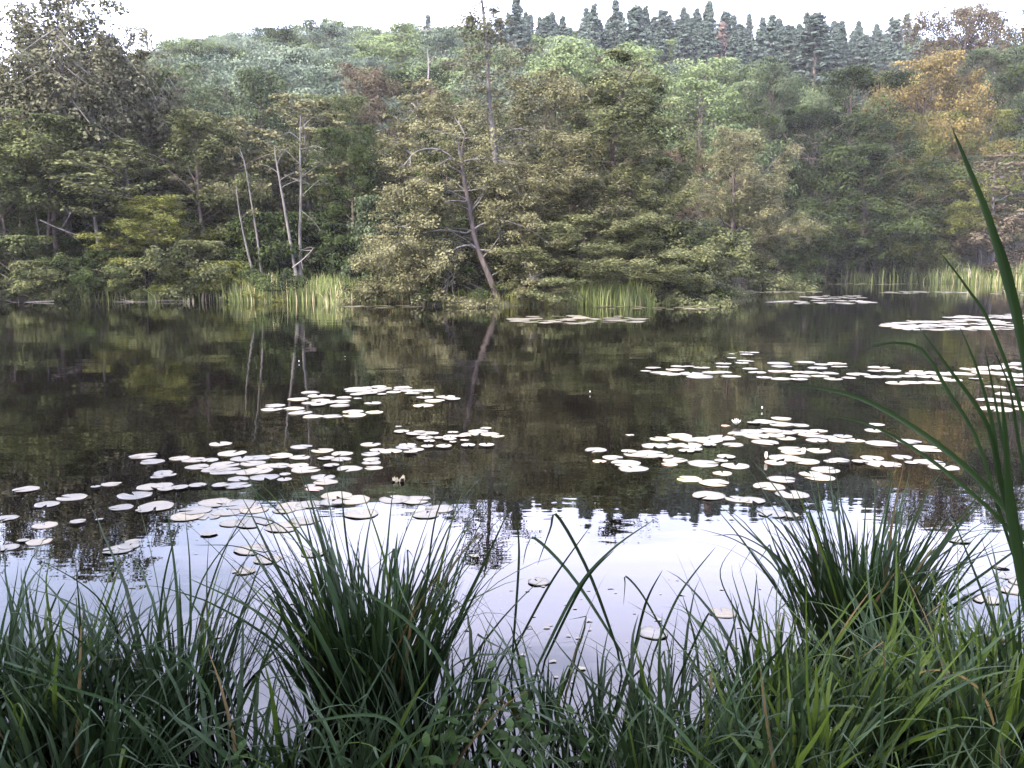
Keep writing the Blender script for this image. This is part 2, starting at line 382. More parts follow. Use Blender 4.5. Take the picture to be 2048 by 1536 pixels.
for k in range(4):
    V['hill%d' % k] = make_tree(60+k, W=8.5, cb=.22, prof='umb', limbs=30, subs=3, clump=1.25, per=100, leaf=.23, flat=.45, elev=(55, 5), trunk_r=.2, jag=.22)
for k in range(3):
    V['spruce%d' % k] = make_tree(70+k, W=3.6, cb=.06, prof='spruce', limbs=100, subs=3, clump=.28, per=26, leaf=.26, aspect=.4, elev=(40, -15), droop=.12, flat=.5, trunk_r=.13, gaps=.08, wob=.05, limb_r=.02, jag=.22, thin=.05)
used = set()
def put_tree(var, loc, sx, sz, leaf_m=None, bark_m=None, label=None, cat='tree', group=None, name=None, rz=None):
    v = V[var]
    nm = name or {'shrub': 'shore_shrub', 'spruc': 'spruce_tree', 'birch': 'birch_tree'}.get(var[:5], 'broadleaf_tree')
    e = empty(nm, loc, rng.uniform(0, 6.28) if rz is None else rz); e.scale = (sx, sx, sz)
    for part in ('trunk', 'crown'):
        o = link(part, v[part], e); mm = leaf_m if part == 'crown' else bark_m
        if mm:
            o.material_slots[0].link = 'OBJECT'; o.material_slots[0].material = M[mm]
    tag(e, label, cat, group); return e
def place(var, px, Y, top_y, wpx, leaf_m=None, label=None, group=None, bark_m=None, cat='tree', name=None, rz=None):
    b = at_dist(px, 530, Y); z = float(ground(b[0], Y)); z = max(z, -.15)
    tz_ = at_dist(px, top_y, Y)[2]; Hh = max(tz_ - z, .8); Wm = wpx/FPX*Y
    v = V[var]
    return put_tree(var, (b[0], Y, z-.05), Wm/v['W'], Hh/v['H'], leaf_m, bark_m, label, cat, group, name, rz)

# ---- trees that can be told apart: (variant, px, distance, top row, width px, leaves, label)
TREES = [
 ('birch0', 140, 47.5, -30, 250, 'birch', 'tall wispy birch rising above the left wood, cut by the top of the frame', 'barkg'),
 ('alder2', 95, 57, 75, 130, 'dark', 'dark narrow crown tucked under the tall wispy birch at the left', None),
 ('birch1', -15, 47, 15, 130, 'birch', 'dark wispy tree cut by the left edge near the top', 'barkg'),
 ('birch1', 255, 49, 50, 170, 'birch', 'thin pointed tree just right of the tall wispy birch', 'barkg'),
 ('high1', 40, 50, 150, 330, 'green', 'broad green tree at the left edge below the birch', None),
 ('alder0', 170, 51, 118, 250, 'olive', 'olive crowned alder in front of the tall birch', None),
 ('broad1', 330, 53, 138, 300, 'bluish', 'large blue-grey green tree on the left bank, top level with the hill skyline', None),
 ('high0', 110, 46, 245, 300, 'green', 'mid green alder on the left bank above the dark hollow', None),
 ('sparse0', 255, 45.5, 270, 220, 'alder', 'thin greyish alder on the left bank with stems showing', None),
 ('alder2', 400, 47, 225, 230, 'alder', 'grey-green alder right of the thin alder on the left bank', None),
 ('alder0', 320, 44.4, 392, 200, 'yellow', 'low yellow-green tree brightening the middle of the left bank', None),
 ('high1', 20, 44.6, 330, 190, 'green', 'green tree leaning over the water at the far left', None),
 ('sparse1', 480, 50, 232, 160, 'olive', 'open olive tree behind the two slim bare stems', None),
 ('alder0', 525, 56, 140, 180, 'bluish', 'pale grey-green tree rising above the bare twin trunks', None),
 ('sparse1', 622, 52, 190, 190, 'olive', 'thin feathery tree behind the right twin trunk', None),
 ('broad0', 705, 49, 262, 190, 'dark', 'dense blue-green rounded tree behind the pale reed bed', None),
 ('shrub0', 770, 46, 395, 170, 'bluish', 'blue-green bushy tree left of the leaning tree', None),
 ('broad1', 665, 66, 195, 220, 'green', 'light green tree on the slope above the dense rounded tree', None),
 ('alder1', 745, 70, 135, 180, 'brown', 'brownish crown between green ones left of the tallest tree', None),
 ('sparse0', 845, 56, 150, 170, 'olive', 'thin olive tree with pale twigs left of the tallest tree', 'barkp'),
 ('alder1', 880, 52, 195, 240, 'olive', 'hazy olive tree standing behind the leaning tree', None),
 ('alder2', 1085, 50, 150, 240, 'olive', 'hazy olive tree right of the tallest tree', None),
 ('alder0', 1220, 46.5, 152, 290, 'alder', 'tall cone-topped alder right of the leaning tree', None),
 ('alder1', 1140, 42.5, 265, 220, 'olive', 'pale olive alder in front of the cone-topped alder', None),
 ('broad0', 1050, 41.5, 330, 260, 'olive', 'wide low olive tree right behind the leaning trunk', None),
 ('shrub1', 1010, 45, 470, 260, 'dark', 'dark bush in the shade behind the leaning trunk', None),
 ('alder2', 1262, 43, 330, 180, 'alder', 'slim olive alder above the right grass patch', None),
 ('broad1', 1160, 40.2, 430, 300, 'alder', 'wide spreading bush tree above the right grass patch', None),
 ('shrub0', 1320, 42, 440, 260, 'alder', 'light green bush reaching over the water right of the grass patch', None),
 ('alder0', 1335, 74, 300, 160, 'rust', 'reddish brown crown half hidden behind the slim alder', None),
 ('broad0', 1195, 105, 125, 150, 'rust', 'rust red crown behind the top of the cone-topped alder', None),
 ('alder1', 1462, 66, 258, 170, 'olive', 'pointed olive tree standing alone against the hill at right of centre', None),
 ('shrub1', 1400, 62, 455, 240, 'alder', 'rounded olive bush at the foot of the pointed olive tree', None),
 ('broad1', 1490, 68, 378, 190, 'alder', 'rounded olive crown just right below the pointed olive tree', None),
 ('big2', 1535, 99, 135, 190, 'bluish', 'tall grey-green tree between the pointed olive tree and the dark trees', None),
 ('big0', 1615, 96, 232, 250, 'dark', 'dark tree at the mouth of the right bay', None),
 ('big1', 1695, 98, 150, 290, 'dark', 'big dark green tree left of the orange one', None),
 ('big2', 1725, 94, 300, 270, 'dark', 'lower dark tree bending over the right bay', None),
 ('broad1', 1835, 106, 120, 230, 'orange', 'large orange autumn tree at the right', None),
 ('big2', 1900, 100, 225, 190, 'yellow', 'smaller yellow-green tree below the large orange one', None),
 ('big1', 1835, 93, 335, 200, 'yellow', 'yellow-green tree with an orange tinge under the orange tree', None),
 ('broad1', 1905, 120, 18, 210, 'brown', 'high grey-brown crown against the sky at the upper right', None),
 ('big1', 1965, 112, 105, 200, 'bluish', 'grey-green tree right of the orange one', None),
 ('big0', 2045, 104, 150, 210, 'dark', 'dark blue-green tree at the right edge', None),
 ('broad0', 2045, 122, 18, 180, 'bluish', 'tall crown cut by the upper right corner', None),
 ('sparse0', 1985, 94, 300, 190, 'brown', 'bare-looking greyish tree over the right reed bed', 'barkp'),
 ('shrub0', 1960, 93.5, 430, 210, 'brown', 'grey-brown tangled bush behind the right reed bed', 'barkg'),
 ('spruce0', 1612, 150, 18, 150, 'spruce', 'largest dark spruce on the hill, right of centre', None),
 ('spruce1', 1380, 185, 10, 60, 'spruce', 'narrow spruce whose tip is the highest on the central skyline', None),
 ('spruce2', 1452, 180, 25, 55, 'spruce', 'narrow spruce right of the highest skyline tip', None),
 ('spruce1', 1765, 178, 32, 85, 'spruce', 'dark spruce between the largest one and the high brown crown', None),
 ('spruce2', 1430, 165, 38, 60, 'pink', 'faded pinkish dead conifer under the central skyline', 'barkp'),
 ('spruce0', 1088, 172, 62, 60, 'pink', 'faded pinkish dead conifer right of the tallest tree', 'barkp'),
 ('spruce0', 690, 185, 40, 100, 'spruce', 'dark conifer poking above the skyline left of centre', None),
 ('hill1', 840, 170, 62, 100, 'pink', 'pinkish bare crown on the skyline left of the tallest tree', 'barkp'),
]
for v, px, Y, ty, wp, lm, lab, bk in TREES:
    place(v, px, Y, ty, wp, lm, lab, None, bk, name='conifer_tree' if v.startswith('spruce') else None,
          cat='conifer' if v.startswith('spruce') else 'tree')
# shore shrubs that hang over the water
SHR = [(20, 43, 470, 200, 'green', 'green shrub over the water at the left edge'),
 (95, 42.6, 520, 190, 'alder', 'low olive shrub dipping to the water below the dark hollow'),
 (215, 43.2, 500, 170, 'dark', 'dark shrub on the water left of the white-barked stem foot'),
 (290, 42.9, 515, 170, 'green', 'green shrub over the small reed tuft on the left bank'),
 (375, 43.3, 480, 200, 'alder', 'olive shrub above the pale reed stubble on the left bank'),
 (440, 43.5, 520, 160, 'yellow', 'yellowish low shrub left of the pale reed bed'),
 (800, 42.0, 470, 170, 'olive', 'olive shrub at the right end of the pale reed bed'),
 (850, 39.5, 500, 190, 'olive', 'olive shrub hanging left of the leaning trunk foot'),
 (900, 38.6, 520, 120, 'dark', 'small dark shrub in the gap beside the leaning trunk'),
 (1060, 39.0, 520, 170, 'alder', 'olive shrub right of the leaning trunk foot'),
 (1085, 37.6, 556, 110, 'olive', 'low pale shrub touching the water between trunk and right grass patch'),
 (1345, 40.5, 500, 190, 'alder', 'grey-green shrub right of the right grass patch'),
 (1385, 52, 530, 150, 'alder', 'lowest olive shrub trailing on the water towards the right bay'),
 (1450, 88, 470, 120, 'dark', 'dark shrub beside the slim trunks of the right bay'),
 (1560, 92, 500, 120, 'dark', 'dark shrub under the trees at the left of the right bay'),
 (1650, 92, 480, 130, 'dark', 'dark shrub in the middle of the right bay shore'),
 (1745, 91.5, 470, 130, 'dark', 'dark shrub left of the right reed bed'),
 (1835, 92.5, 460, 110, 'green', 'green shrub at the left end of the right reed bed')]
for q, (px, Y, ty, wp, lm, lab) in enumerate(SHR):
    place('shrub%d' % (q % 2), px, Y, ty, wp, lm, lab, cat='shrub')
for bx, by, bh in ((-6.5, -2.6, 11), (-3.2, -6.5, 12), (-10.5, -1.5, 12), (3, -6, 11), (-8.5, -7.5, 13)):  # unseen trees added behind the camera to shade the foreground sedges
    put_tree('broad%d' % (int(abs(bx)) % 2), (bx, by, .2), 1.0, bh/10, 'green', None,
             'unseen green tree added behind the viewpoint to shade the sedges', 'tree', 'added shade trees behind the viewpoint')
# ---- wood behind the left bank and hillside forest
fr = np.random.default_rng(5)
placed = [(at_dist(a[1], 530, a[2])[0], a[2]) for a in TREES]
def free(x, y, d):
    for (a, b) in placed:
        if (a-x)**2 + (b-y)**2 < d*d: return False
    return True
nb = 0
for Y in (49, 54, 60, 67):
    for px in range(-130, 1340, int(165*50/Y)):
        p = px + fr.uniform(-25, 25); y = Y + fr.uniform(-2, 2)
        x = at_dist(p, 530, y)[0]
        if not free(x, y, 2.2): continue
        placed.append((x, y))
        lim = np.interp(p, [-130, 300, 420, 640, 800, 900, 1250, 1340], [170, 180, 215, 265, 255, 220, 250, 300])
        ty = lim + fr.uniform(0, 90) - (Y-49)*.8
        vv = ['alder0', 'alder1', 'alder2', 'broad0', 'broad1', 'sparse0'][fr.integers(6)]
        if 40 < p < 190: vv = 'high%d' % fr.integers(2)
        lm = ['alder', 'green', 'olive', 'dark', 'bluish'][fr.integers(5)]
        z = 1; place(vv, p, y, ty, fr.uniform(170, 240)*50/Y, lm,
              'broadleaf tree mostly hidden in the wood on the %s' % ('left bank' if p < 820 else 'middle spit'),
              'trees inside the wood behind the %s' % ('left bank' if p < 820 else 'middle spit'))
        nb += 1
for q in range(40):  # bushes added to hide sunlit ground, dark leaves standing in for deep shade
    p = -60 + 1390*(q//2)/19. + fr.uniform(-20, 20); y = (47.5 if q % 2 else 53) + fr.uniform(-1, 1)
    if p > 860: y = max(y - 4, 44)
    if 45 < p < 205 and y < 50: continue
    place('shrub%d' % (q % 2), p, y, fr.uniform(420, 480), fr.uniform(150, 210), 'dark', 'dark undergrowth bush added to deepen the shade behind the %s shrubs' % ('left bank' if p < 820 else 'middle spit'),
          'added dark bushes behind the %s' % ('left bank' if p < 820 else 'middle spit'), cat='shrub', name='added_dark_bush')
nh = nc = 0
def zone(y): return 'low on the slope' if y < 125 else 'midway up' if y < 165 else 'near the top'
def band(px): return 'just right of the tallest tree' if px < 1200 else 'above the light green slope' if px < 1500 else 'around the largest spruce' if px < 1740 else 'below the high brown crown' if px > 960 else 'left of the tallest tree'
for Y in np.arange(82, 222, 9.5):
    step = 8.6 if Y < 130 else 9.2 if Y < 148 else 6.
    for x in np.arange(-.72*Y, .72*Y, step):
        xx = x + fr.uniform(-3, 3); yy = Y + fr.uniform(-3.5, 3.5)
        px = 1024 + FPX*xx/yy
        if px < 120 or px > 2130: continue
        if yy < shore(np.array(xx), np.array(yy)) + 4: continue
        if px < 280 and yy > 150: continue
        if not free(xx, yy, 3.6 if yy < 148 else 2.7): continue
        placed.append((xx, yy)); z = float(ground(xx, yy))
        con = (yy > 148 and px > 960 and fr.random() < (.93 if yy < 175 else .62)) or (yy > 175 and 620 < px < 960 and fr.random() < .25) or (px > 960 and 128 < yy <= 150 and fr.random() < .18)
        if con and nc < 290:
            Hh = fr.uniform(12.5, 18.5)*(1.12 if yy < 172 else .95); nc += 1
            if px > 1700: Hh *= .82
            put_tree('spruce%d' % fr.integers(3), (xx, yy, z-.2), fr.uniform(1.4, 2.2), Hh/10, 'spruce', None,
                     'slender haze-tinted blue-grey spruce %s, %s' % (band(px) if px > 960 else 'left of the tallest tree', 'front of the belt' if yy < 170 else 'on the skyline'), 'conifer', 'hilltop spruces %s, %s' % (band(px) if px > 960 else 'left of the tallest tree', 'front' if yy < 170 else 'skyline'), 'conifer_tree')
        else:
            if nh >= 290: continue
            nh += 1
            Hh = fr.uniform(11, 15.5)*(.8 if px > 960 and yy > 122 else 1)
            r0 = fr.random()
            if px < 900:
                lm = 'bluish' if r0 < .45 else 'green' if r0 < .72 else 'bright' if r0 < .84 else 'dark'
                side = 'left of the tallest tree'
            elif px < 1500:
                lm = 'bright' if r0 < .7 else 'green' if r0 < .9 else 'bluish'; side = 'between the tallest and the dark right trees'
            else:
                lm = 'bright' if r0 < .3 else 'bluish' if r0 < .65 else 'green'; side = 'behind the dark and orange trees at the right'
            cn_ = {'bluish': 'blue-green', 'green': 'mid green', 'bright': 'light green', 'dark': 'dark green'}[lm]
            put_tree('hill%d' % fr.integers(4), (xx, yy, z-.3), fr.uniform(1.15, 1.6), Hh/10, {'bluish': 'hillblue_hazed', 'green': 'hillgreen'}.get(lm, lm), None,
                     '%s tree %s, %s' % (cn_, side, zone(yy)), 'tree', '%s hillside trees %s, %s' % (cn_, side, zone(yy)))
for q in range(900):
    if nc >= 295: break
    yy = fr.uniform(158, 206); px = fr.uniform(1010, 1840); xx = at_dist(px, 530, yy)[0]
    if not free(xx, yy, 2.6): continue
    placed.append((xx, yy)); nc += 1
    put_tree('spruce%d' % fr.integers(3), (xx, yy, float(ground(xx, yy))-.2), fr.uniform(1.3, 2.3), fr.uniform(1.15, 1.75), 'spruce', None,
             'slender haze-tinted blue-grey spruce %s, %s' % (band(px), 'front of the belt' if yy < 170 else 'on the skyline'), 'conifer',
             'hilltop spruces %s, %s' % (band(px), 'front' if yy < 170 else 'skyline'), 'conifer_tree')
print('wood', nb, 'hill', nh, 'conifers', nc)

# ------------------------------------------------------------------ the leaning tree and the tallest tree (traced skeletons)
def pts(lst, Y, dy=0.):
    n = len(lst); return np.array([at_dist(a, b, Y + dy*i/(max(n-1, 1))) for i, (a, b) in enumerate(lst)])
def smooth_path(P, n):
    P = np.asarray(P, float); s = np.linspace(0, len(P)-1, n)
    def cr_(q):
        i_ = int(min(math.floor(q), len(P)-2)); f = q-i_
        p0 = P[max(i_-1, 0)]; p1 = P[i_]; p2 = P[i_+1]; p3 = P[min(i_+2, len(P)-1)]
        return .5*((2*p1)+(-p0+p2)*f+(2*p0-5*p1+4*p2-p3)*f*f+(-p0+3*p1-3*p2+p3)*f**3)
    return np.array([cr_(q) for q in s])
def traced_tree(name, trunk, Y, r0, limbs, label, leaf_m, bark_m, leaf=.13, clump=.34, per=26, seed=0, cat='tree', leafless=False, r1=.2, extra=0, crown_fn=None):
    rs = np.random.default_rng(seed)
    TP = smooth_path(pts(trunk, Y), 22); base = TP[0].copy()
    e = empty(name, tuple(base)); acc = Acc(); tw = Acc(); CL = []; OUT = []
    P0 = TP - base; P0 = np.vstack([P0[0]-[0, 0, .35], P0])
    rr = r0*np.linspace(1, r1, len(P0)); rr[0] *= 1.5; rr[1] *= 1.25
    tube(acc, P0, rr, 9)
    for li in limbs:
        lp, dy, r_, leafy = li
        P_ = smooth_path(pts(lp, Y, dy), 10) - base; r_ = r_*.75
        P_[0] = P0[np.argmin(np.abs(P0[:, 2]-P_[0][2]))]
        tube(tw, P_, r_*np.linspace(1, .25, len(P_)), 5)
        ln = np.linalg.norm(P_[-1]-P_[0])
        for q in range(int(5+ln*3.2)):
            f = rs.uniform(.25, 1); ii = f*(len(P_)-1); i0 = int(ii); i1 = min(i0+1, len(P_)-1)
            o_ = P_[i0] + (P_[i1]-P_[i0])*(ii-i0)
            dr = (P_[-1]-P_[0])/ln; d = dr*.6 + rs.normal(size=3)*[.6, .8, .45]; d /= np.linalg.norm(d)
            l2 = rs.uniform(.25, .9)*min(1, ln*.4)
            tp = o_ + d*l2; tube(tw, [o_, (o_+tp)/2 + rs.normal(size=3)*.04, tp], [r_*.35, r_*.25, r_*.1], 3)
            if rs.random() < leafy:
                CL.append(tp); OUT.append(d)
                if rs.random() < .5: CL.append((tp+o_)/2); OUT.append(d)
    if crown_fn is not None:
        c2 = crown_fn(rs) - base
        for c in c2:
            CL.append(c); OUT.append(np.array([c[0], -1, .2])/(abs(c[0])+1.2))
            i_ = np.argmin(np.abs(P0[:, 2] - (c[2] - rs.uniform(0, 1.2)))); o_ = P0[i_]
            mid = (o_+c)/2 + rs.normal(size=3)*.15 + [0, 0, .15]
            if rs.random() < .04: tube(tw, smooth_path([o_, mid, c], 5), np.array([.028, .022, .016, .011, .006]), 3)
    link('trunk', acc.mesh('trunk', M[bark_m], True), e)
    if tw.n: link('branches', tw.mesh('branches', M[bark_m if bark_m != 'barkd2' else 'barkg'], True), e)
    if CL:
        CL = np.array(CL); OUT = np.array(OUT)
        cnt = rs.poisson(per*rs.uniform(.4, 1.5, len(CL))); idx = np.repeat(np.arange(len(CL)), cnt); n = len(idx)
        d = rs.normal(size=(n, 3)); d /= np.linalg.norm(d, axis=1)[:, None]
        C = CL[idx] + d*(clump*rs.random(n)**.5)[:, None]*[1, 1, .5]
        C = C[C[:, 2] + base[2] > .12]; n = len(C); idx = idx[:n]
        tt = rs.normal(size=len(CL))*.15
        link('crown', leaves_mesh('crown', C, leaf, np.clip(.45+tt[idx]+rs.normal(size=n)*.16, 0, 1), OUT[idx], mat=M[leaf_m]), e)
    tag(e, label, cat); return e
def blobs(regions, Y):
    """crown clump centres scattered through ellipsoids: (px, py, half width px, half height px, count)"""
    def fn(rs):
        out = []
        for (cx_, cy_, wx, wy, n) in regions:
            for _ in range(n):
                d = rs.normal(size=3); d /= np.linalg.norm(d); d *= rs.random()**.33
                if cy_ > 250 and abs(cx_ + d[0]*wx - np.interp(cy_ + d[1]*wy, [270, 310, 410, 480, 545, 606], [930, 922, 938, 950, 975, 1000])) < 30: d[2] = abs(d[2]) + .25
                p = at_dist(cx_ + d[0]*wx, cy_ + d[1]*wy, Y); p[1] += d[2]*wx/FPX*Y*.8
                if p[2] > .3: out.append(p)
        return np.array(out)
    return fn
traced_tree('leaning_tree', [(1000, 606), (975, 545), (950, 480), (938, 410), (926, 350), (922, 310), (930, 270)], 38.2, .155, [
  ([(922, 330), (880, 300), (835, 302), (805, 335)], -1.2, .075, .25),
  ([(922, 345), (890, 330), (865, 345), (850, 360)], -.8, .05, .2),
  ([(926, 322), (960, 318), (1000, 322), (1015, 328)], -.5, .06, .2),
  ([(920, 335), (900, 318), (870, 335)], -1.2, .045, .2),
  ([(922, 330), (916, 290), (912, 268)], 0, .07, .1),
  ([(938, 405), (900, 402), (850, 420), (810, 455)], -1.5, .06, .7),
  ([(940, 425), (960, 400), (965, 385)], .5, .05, .5),
  ([(948, 455), (1000, 440), (1060, 460), (1100, 490)], -1.0, .06, .6),
  ([(952, 490), (915, 495), (880, 525), (850, 560)], -1.8, .06, .8),
  ([(955, 500), (1010, 505), (1050, 530), (1065, 560)], -1.6, .06, .6),
  ([(950, 470), (880, 460), (810, 480), (760, 510)], -2.0, .06, .9),
  ([(930, 380), (880, 385), (820, 375), (780, 395)], -1.0, .05, .9),
  ([(962, 520), (1000, 470), (985, 440)], -.6, .05, .5),
  ], 'leaning dark-trunked alder with dead forked top on the middle spit', 'olive', 'barkd2', seed=3, leaf=.11, clump=.42, per=70,
  crown_fn=blobs([(850, 450, 110, 90, 120), (800, 500, 75, 60, 60), (870, 380, 100, 60, 60), (900, 280, 100, 50, 45), (1010, 420, 80, 100, 70), (850, 545, 70, 40, 45), (1030, 520, 70, 50, 35), (960, 350, 80, 60, 35)], 38.4))
traced_tree('tall_thin_tree', [(1012, 596), (1005, 480), (992, 330), (980, 220), (976, 150), (972, 80), (966, 20), (962, -20)], 44, .2, [
  ([(978, 130), (930, 122), (890, 125)], 0, .05, .5),
  ([(980, 145), (950, 130), (925, 128)], -.5, .04, .4),
  ([(977, 108), (1010, 100), (1060, 95)], .4, .05, .5),
  ([(978, 155), (960, 154), (945, 156)], 0, .03, .3),
  ([(985, 250), (950, 180), (925, 185)], -.5, .04, .5),
  ([(995, 280), (1015, 262), (1045, 258), (1080, 275)], -1.0, .05, .5),
  ([(992, 195), (1015, 188), (1022, 183)], 0, .035, .4),
  ([(1000, 300), (1040, 285), (1075, 295)], -.6, .045, .5),
  ([(972, 60), (950, 40), (935, 45)], 0, .03, .6),
  ([(968, 40), (985, 25), (990, 12)], 0, .03, .6),
  ([(970, 90), (985, 60), (1010, 45)], 0, .03, .6),
  ], 'tallest thin tree at the centre, its sparse tip against the white sky', 'birch', 'barkg', seed=4, leaf=.14, clump=.4, per=20,
  crown_fn=blobs([(958, 60, 48, 48, 75), (975, 140, 85, 55, 110), (990, 230, 120, 70, 90), (1000, 330, 120, 80, 80), (965, 5, 20, 20, 6)], 44))
# twin bare trunks, slim stems, and dead wood on the left bank
traced_tree('bare_trunk_tree', [(592, 548), (580, 480), (566, 400), (553, 325), (548, 290)], 44.2, .095, [
  ([(560, 360), (590, 345), (610, 350)], -.3, .03, .25), ([(556, 345), (530, 330), (515, 335)], 0, .03, .4),
  ([(553, 330), (570, 300), (590, 290)], 0, .03, .4), ([(562, 375), (600, 360), (620, 372)], 0, .03, .2)],
  'left one of the twin pale bare trunks behind the reed bed', 'olive', 'barkg', seed=5, per=16)
traced_tree('bare_trunk_tree', [(601, 550), (600, 460), (602, 380), (600, 300), (601, 230)], 44.8, .10, [
  ([(601, 260), (625, 235), (640, 240)], 0, .03, .2), ([(601, 300), (630, 292), (650, 300)], -.3, .035, .2), ([(601, 330), (570, 300), (560, 305)], 0, .03, .2),
  ([(601, 395), (640, 360), (655, 372)], 0, .03, .3), ([(601, 420), (625, 440), (640, 460)], -.5, .03, .3), ([(600, 280), (580, 265), (565, 270)], 0, .03, .3),
  ([(601, 355), (640, 330), (662, 332)], 0, .03, .2), ([(601, 500), (625, 495), (612, 520)], -.4, .03, .05)],
  'right, upright one of the twin pale bare trunks behind the reed bed', 'birch', 'barkg', seed=6, per=14)
traced_tree('slim_tree', [(508, 552), (492, 490), (478, 420), (470, 350)], 44.4, .07, [([(475, 390), (450, 370), (440, 380)], 0, .02, .6), ([(480, 440), (500, 420), (510, 425)], 0, .02, .6)],
  'left one of the two slim leaning stems beside the reed bed', 'olive', 'barkg', seed=8, per=22)
traced_tree('slim_tree', [(524, 556), (515, 480), (502, 400), (490, 330), (480, 300)], 44.6, .07, [([(500, 390), (520, 370), (535, 378)], 0, .02, .7), ([(488, 320), (470, 300), (460, 305)], 0, .02, .7)],
  'right, taller one of the two slim leaning stems beside the reed bed', 'olive', 'barkg', seed=9, per=34)
traced_tree('white_barked_tree', [(205, 545), (198, 500), (190, 440), (186, 380), (184, 300)], 44.8, .13, [([(190, 430), (160, 420), (140, 428)], -.8, .03, .4), ([(186, 380), (215, 350), (230, 360)], 0, .03, .7)],
  'white-barked stem right of the dark hollow on the left bank', 'alder', 'barkg', seed=10, per=26)
traced_tree('slim_tree', [(88, 545), (95, 480), (99, 400), (102, 300)], 45.2, .10, [([(98, 400), (120, 380), (130, 385)], 0, .02, .7)],
  'straight brown stem in the dark hollow on the left bank', 'green', 'barkb', seed=11, per=26)
traced_tree('slim_tree', [(75, 535), (78, 480), (72, 430), (64, 400)], 44.6, .06, [([(70, 425), (55, 405), (48, 400)], 0, .02, .5)],
  'crooked thin stem left of the straight one in the dark hollow', 'green', 'barkg', seed=12, per=26)
traced_tree('slim_tree', [(1478, 560), (1483, 520), (1484, 480), (1486, 400)], 90, .17, [([(1485, 450), (1500, 430), (1510, 430)], 0, .03, .7)], 'left slim trunk standing in the dark right bay', 'dark', 'barkg', seed=14, per=30, leaf=.25, clump=.8)
traced_tree('slim_tree', [(1522, 556), (1521, 520), (1524, 470), (1522, 400)], 92, .17, [([(1523, 450), (1500, 430), (1490, 430)], 0, .03, .7)], 'right slim trunk standing in the dark right bay', 'dark', 'barkg', seed=15, per=30, leaf=.25, clump=.8)
traced_tree('bleached_snag', [(856, 165), (857, 130), (855, 100)], 60, .06, [([(856, 130), (868, 112), (872, 100)], 0, .02, 0)], 'white bare snag standing against the hill left of the tallest tree', 'birch', 'barkp', seed=16, cat='dead tree')
def stick(path, Y, dy, r_, label, mat='barkd', name='dead_branch', cat='branch', tw=3, seed=0):
    rs = np.random.default_rng(seed); P = smooth_path(pts(path, Y, dy), 12); b = P[0].copy(); P = P-b
    a = Acc(); tube(a, P, r_*np.linspace(1, .35, 12), 6)
    for q in range(tw):
        i_ = rs.integers(4, 11); d = rs.normal(size=3)*.35 + (P[-1]-P[0])/np.linalg.norm(P[-1])*.3
        tube(a, [P[i_], P[i_]+d*.5, P[i_]+d+[0, 0, .06]], [r_*.45, r_*.3, r_*.12], 4)
    o = link(name, a.mesh(name, M[mat], True)); o.location = b; return tag(o, label, cat)
stick([(80, 440), (120, 458), (168, 474)], 43.6, .3, .035, 'pale fallen branch slanting across the dark hollow on the left bank', seed=1)
stick([(180, 428), (155, 418), (138, 428)], 43.5, 0, .03, 'short pale branch left of the white-barked stem', seed=2)
stick([(585, 535), (610, 515), (628, 495)], 43.9, 0, .03, 'forked dead branch leaning between the foot of the twin trunks and the right', seed=3)
stick([(108, 602), (60, 604), (30, 607)], 41.2, 0, .03, 'thin branch lying on the water at the far left', seed=4)
stick([(380, 601), (330, 601), (275, 603), (230, 603)], 41.6, 0, .025, 'long thin branch lying on the water along the left bank', seed=5)
stick([(945, 600), (925, 603), (900, 602)], 37.4, 0, .04, 'pale broken branch lying at the foot of the leaning tree', seed=6)
stick([(960, 596), (930, 597), (905, 598)], 37.9, 0, .035, 'second pale branch just above the broken one by the leaning tree', seed=7)
stick([(868, 612), (880, 585), (905, 560)], 37.6, 0, .015, 'thin dead twig standing in the water left of the leaning tree', seed=8, tw=5)
stick([(885, 612), (893, 590), (890, 560)], 37.5, 0, .015, 'upright thin twig beside the slanting one left of the leaning tree', seed=9, tw=5)
stick([(915, 612), (905, 580), (910, 540)], 37.4, 0, .014, 'tall thin twig right of the two twigs left of the leaning tree', seed=10, tw=5)
stick([(2060, 425), (2030, 432), (2008, 440)], 90, 0, .09, 'pale bare bough over the reeds at the right edge', seed=11, tw=2)
stick([(1050, 520), (1068, 545), (1078, 570)], 38.2, 0, .03, 'pale drooping dead branch right of the leaning trunk', seed=12)
stick([(1935, 552), (1942, 545), (1935, 538), (1925, 540)], 88, 0, .08, 'curved pale branch end in the right reed bed', seed=13, tw=0)

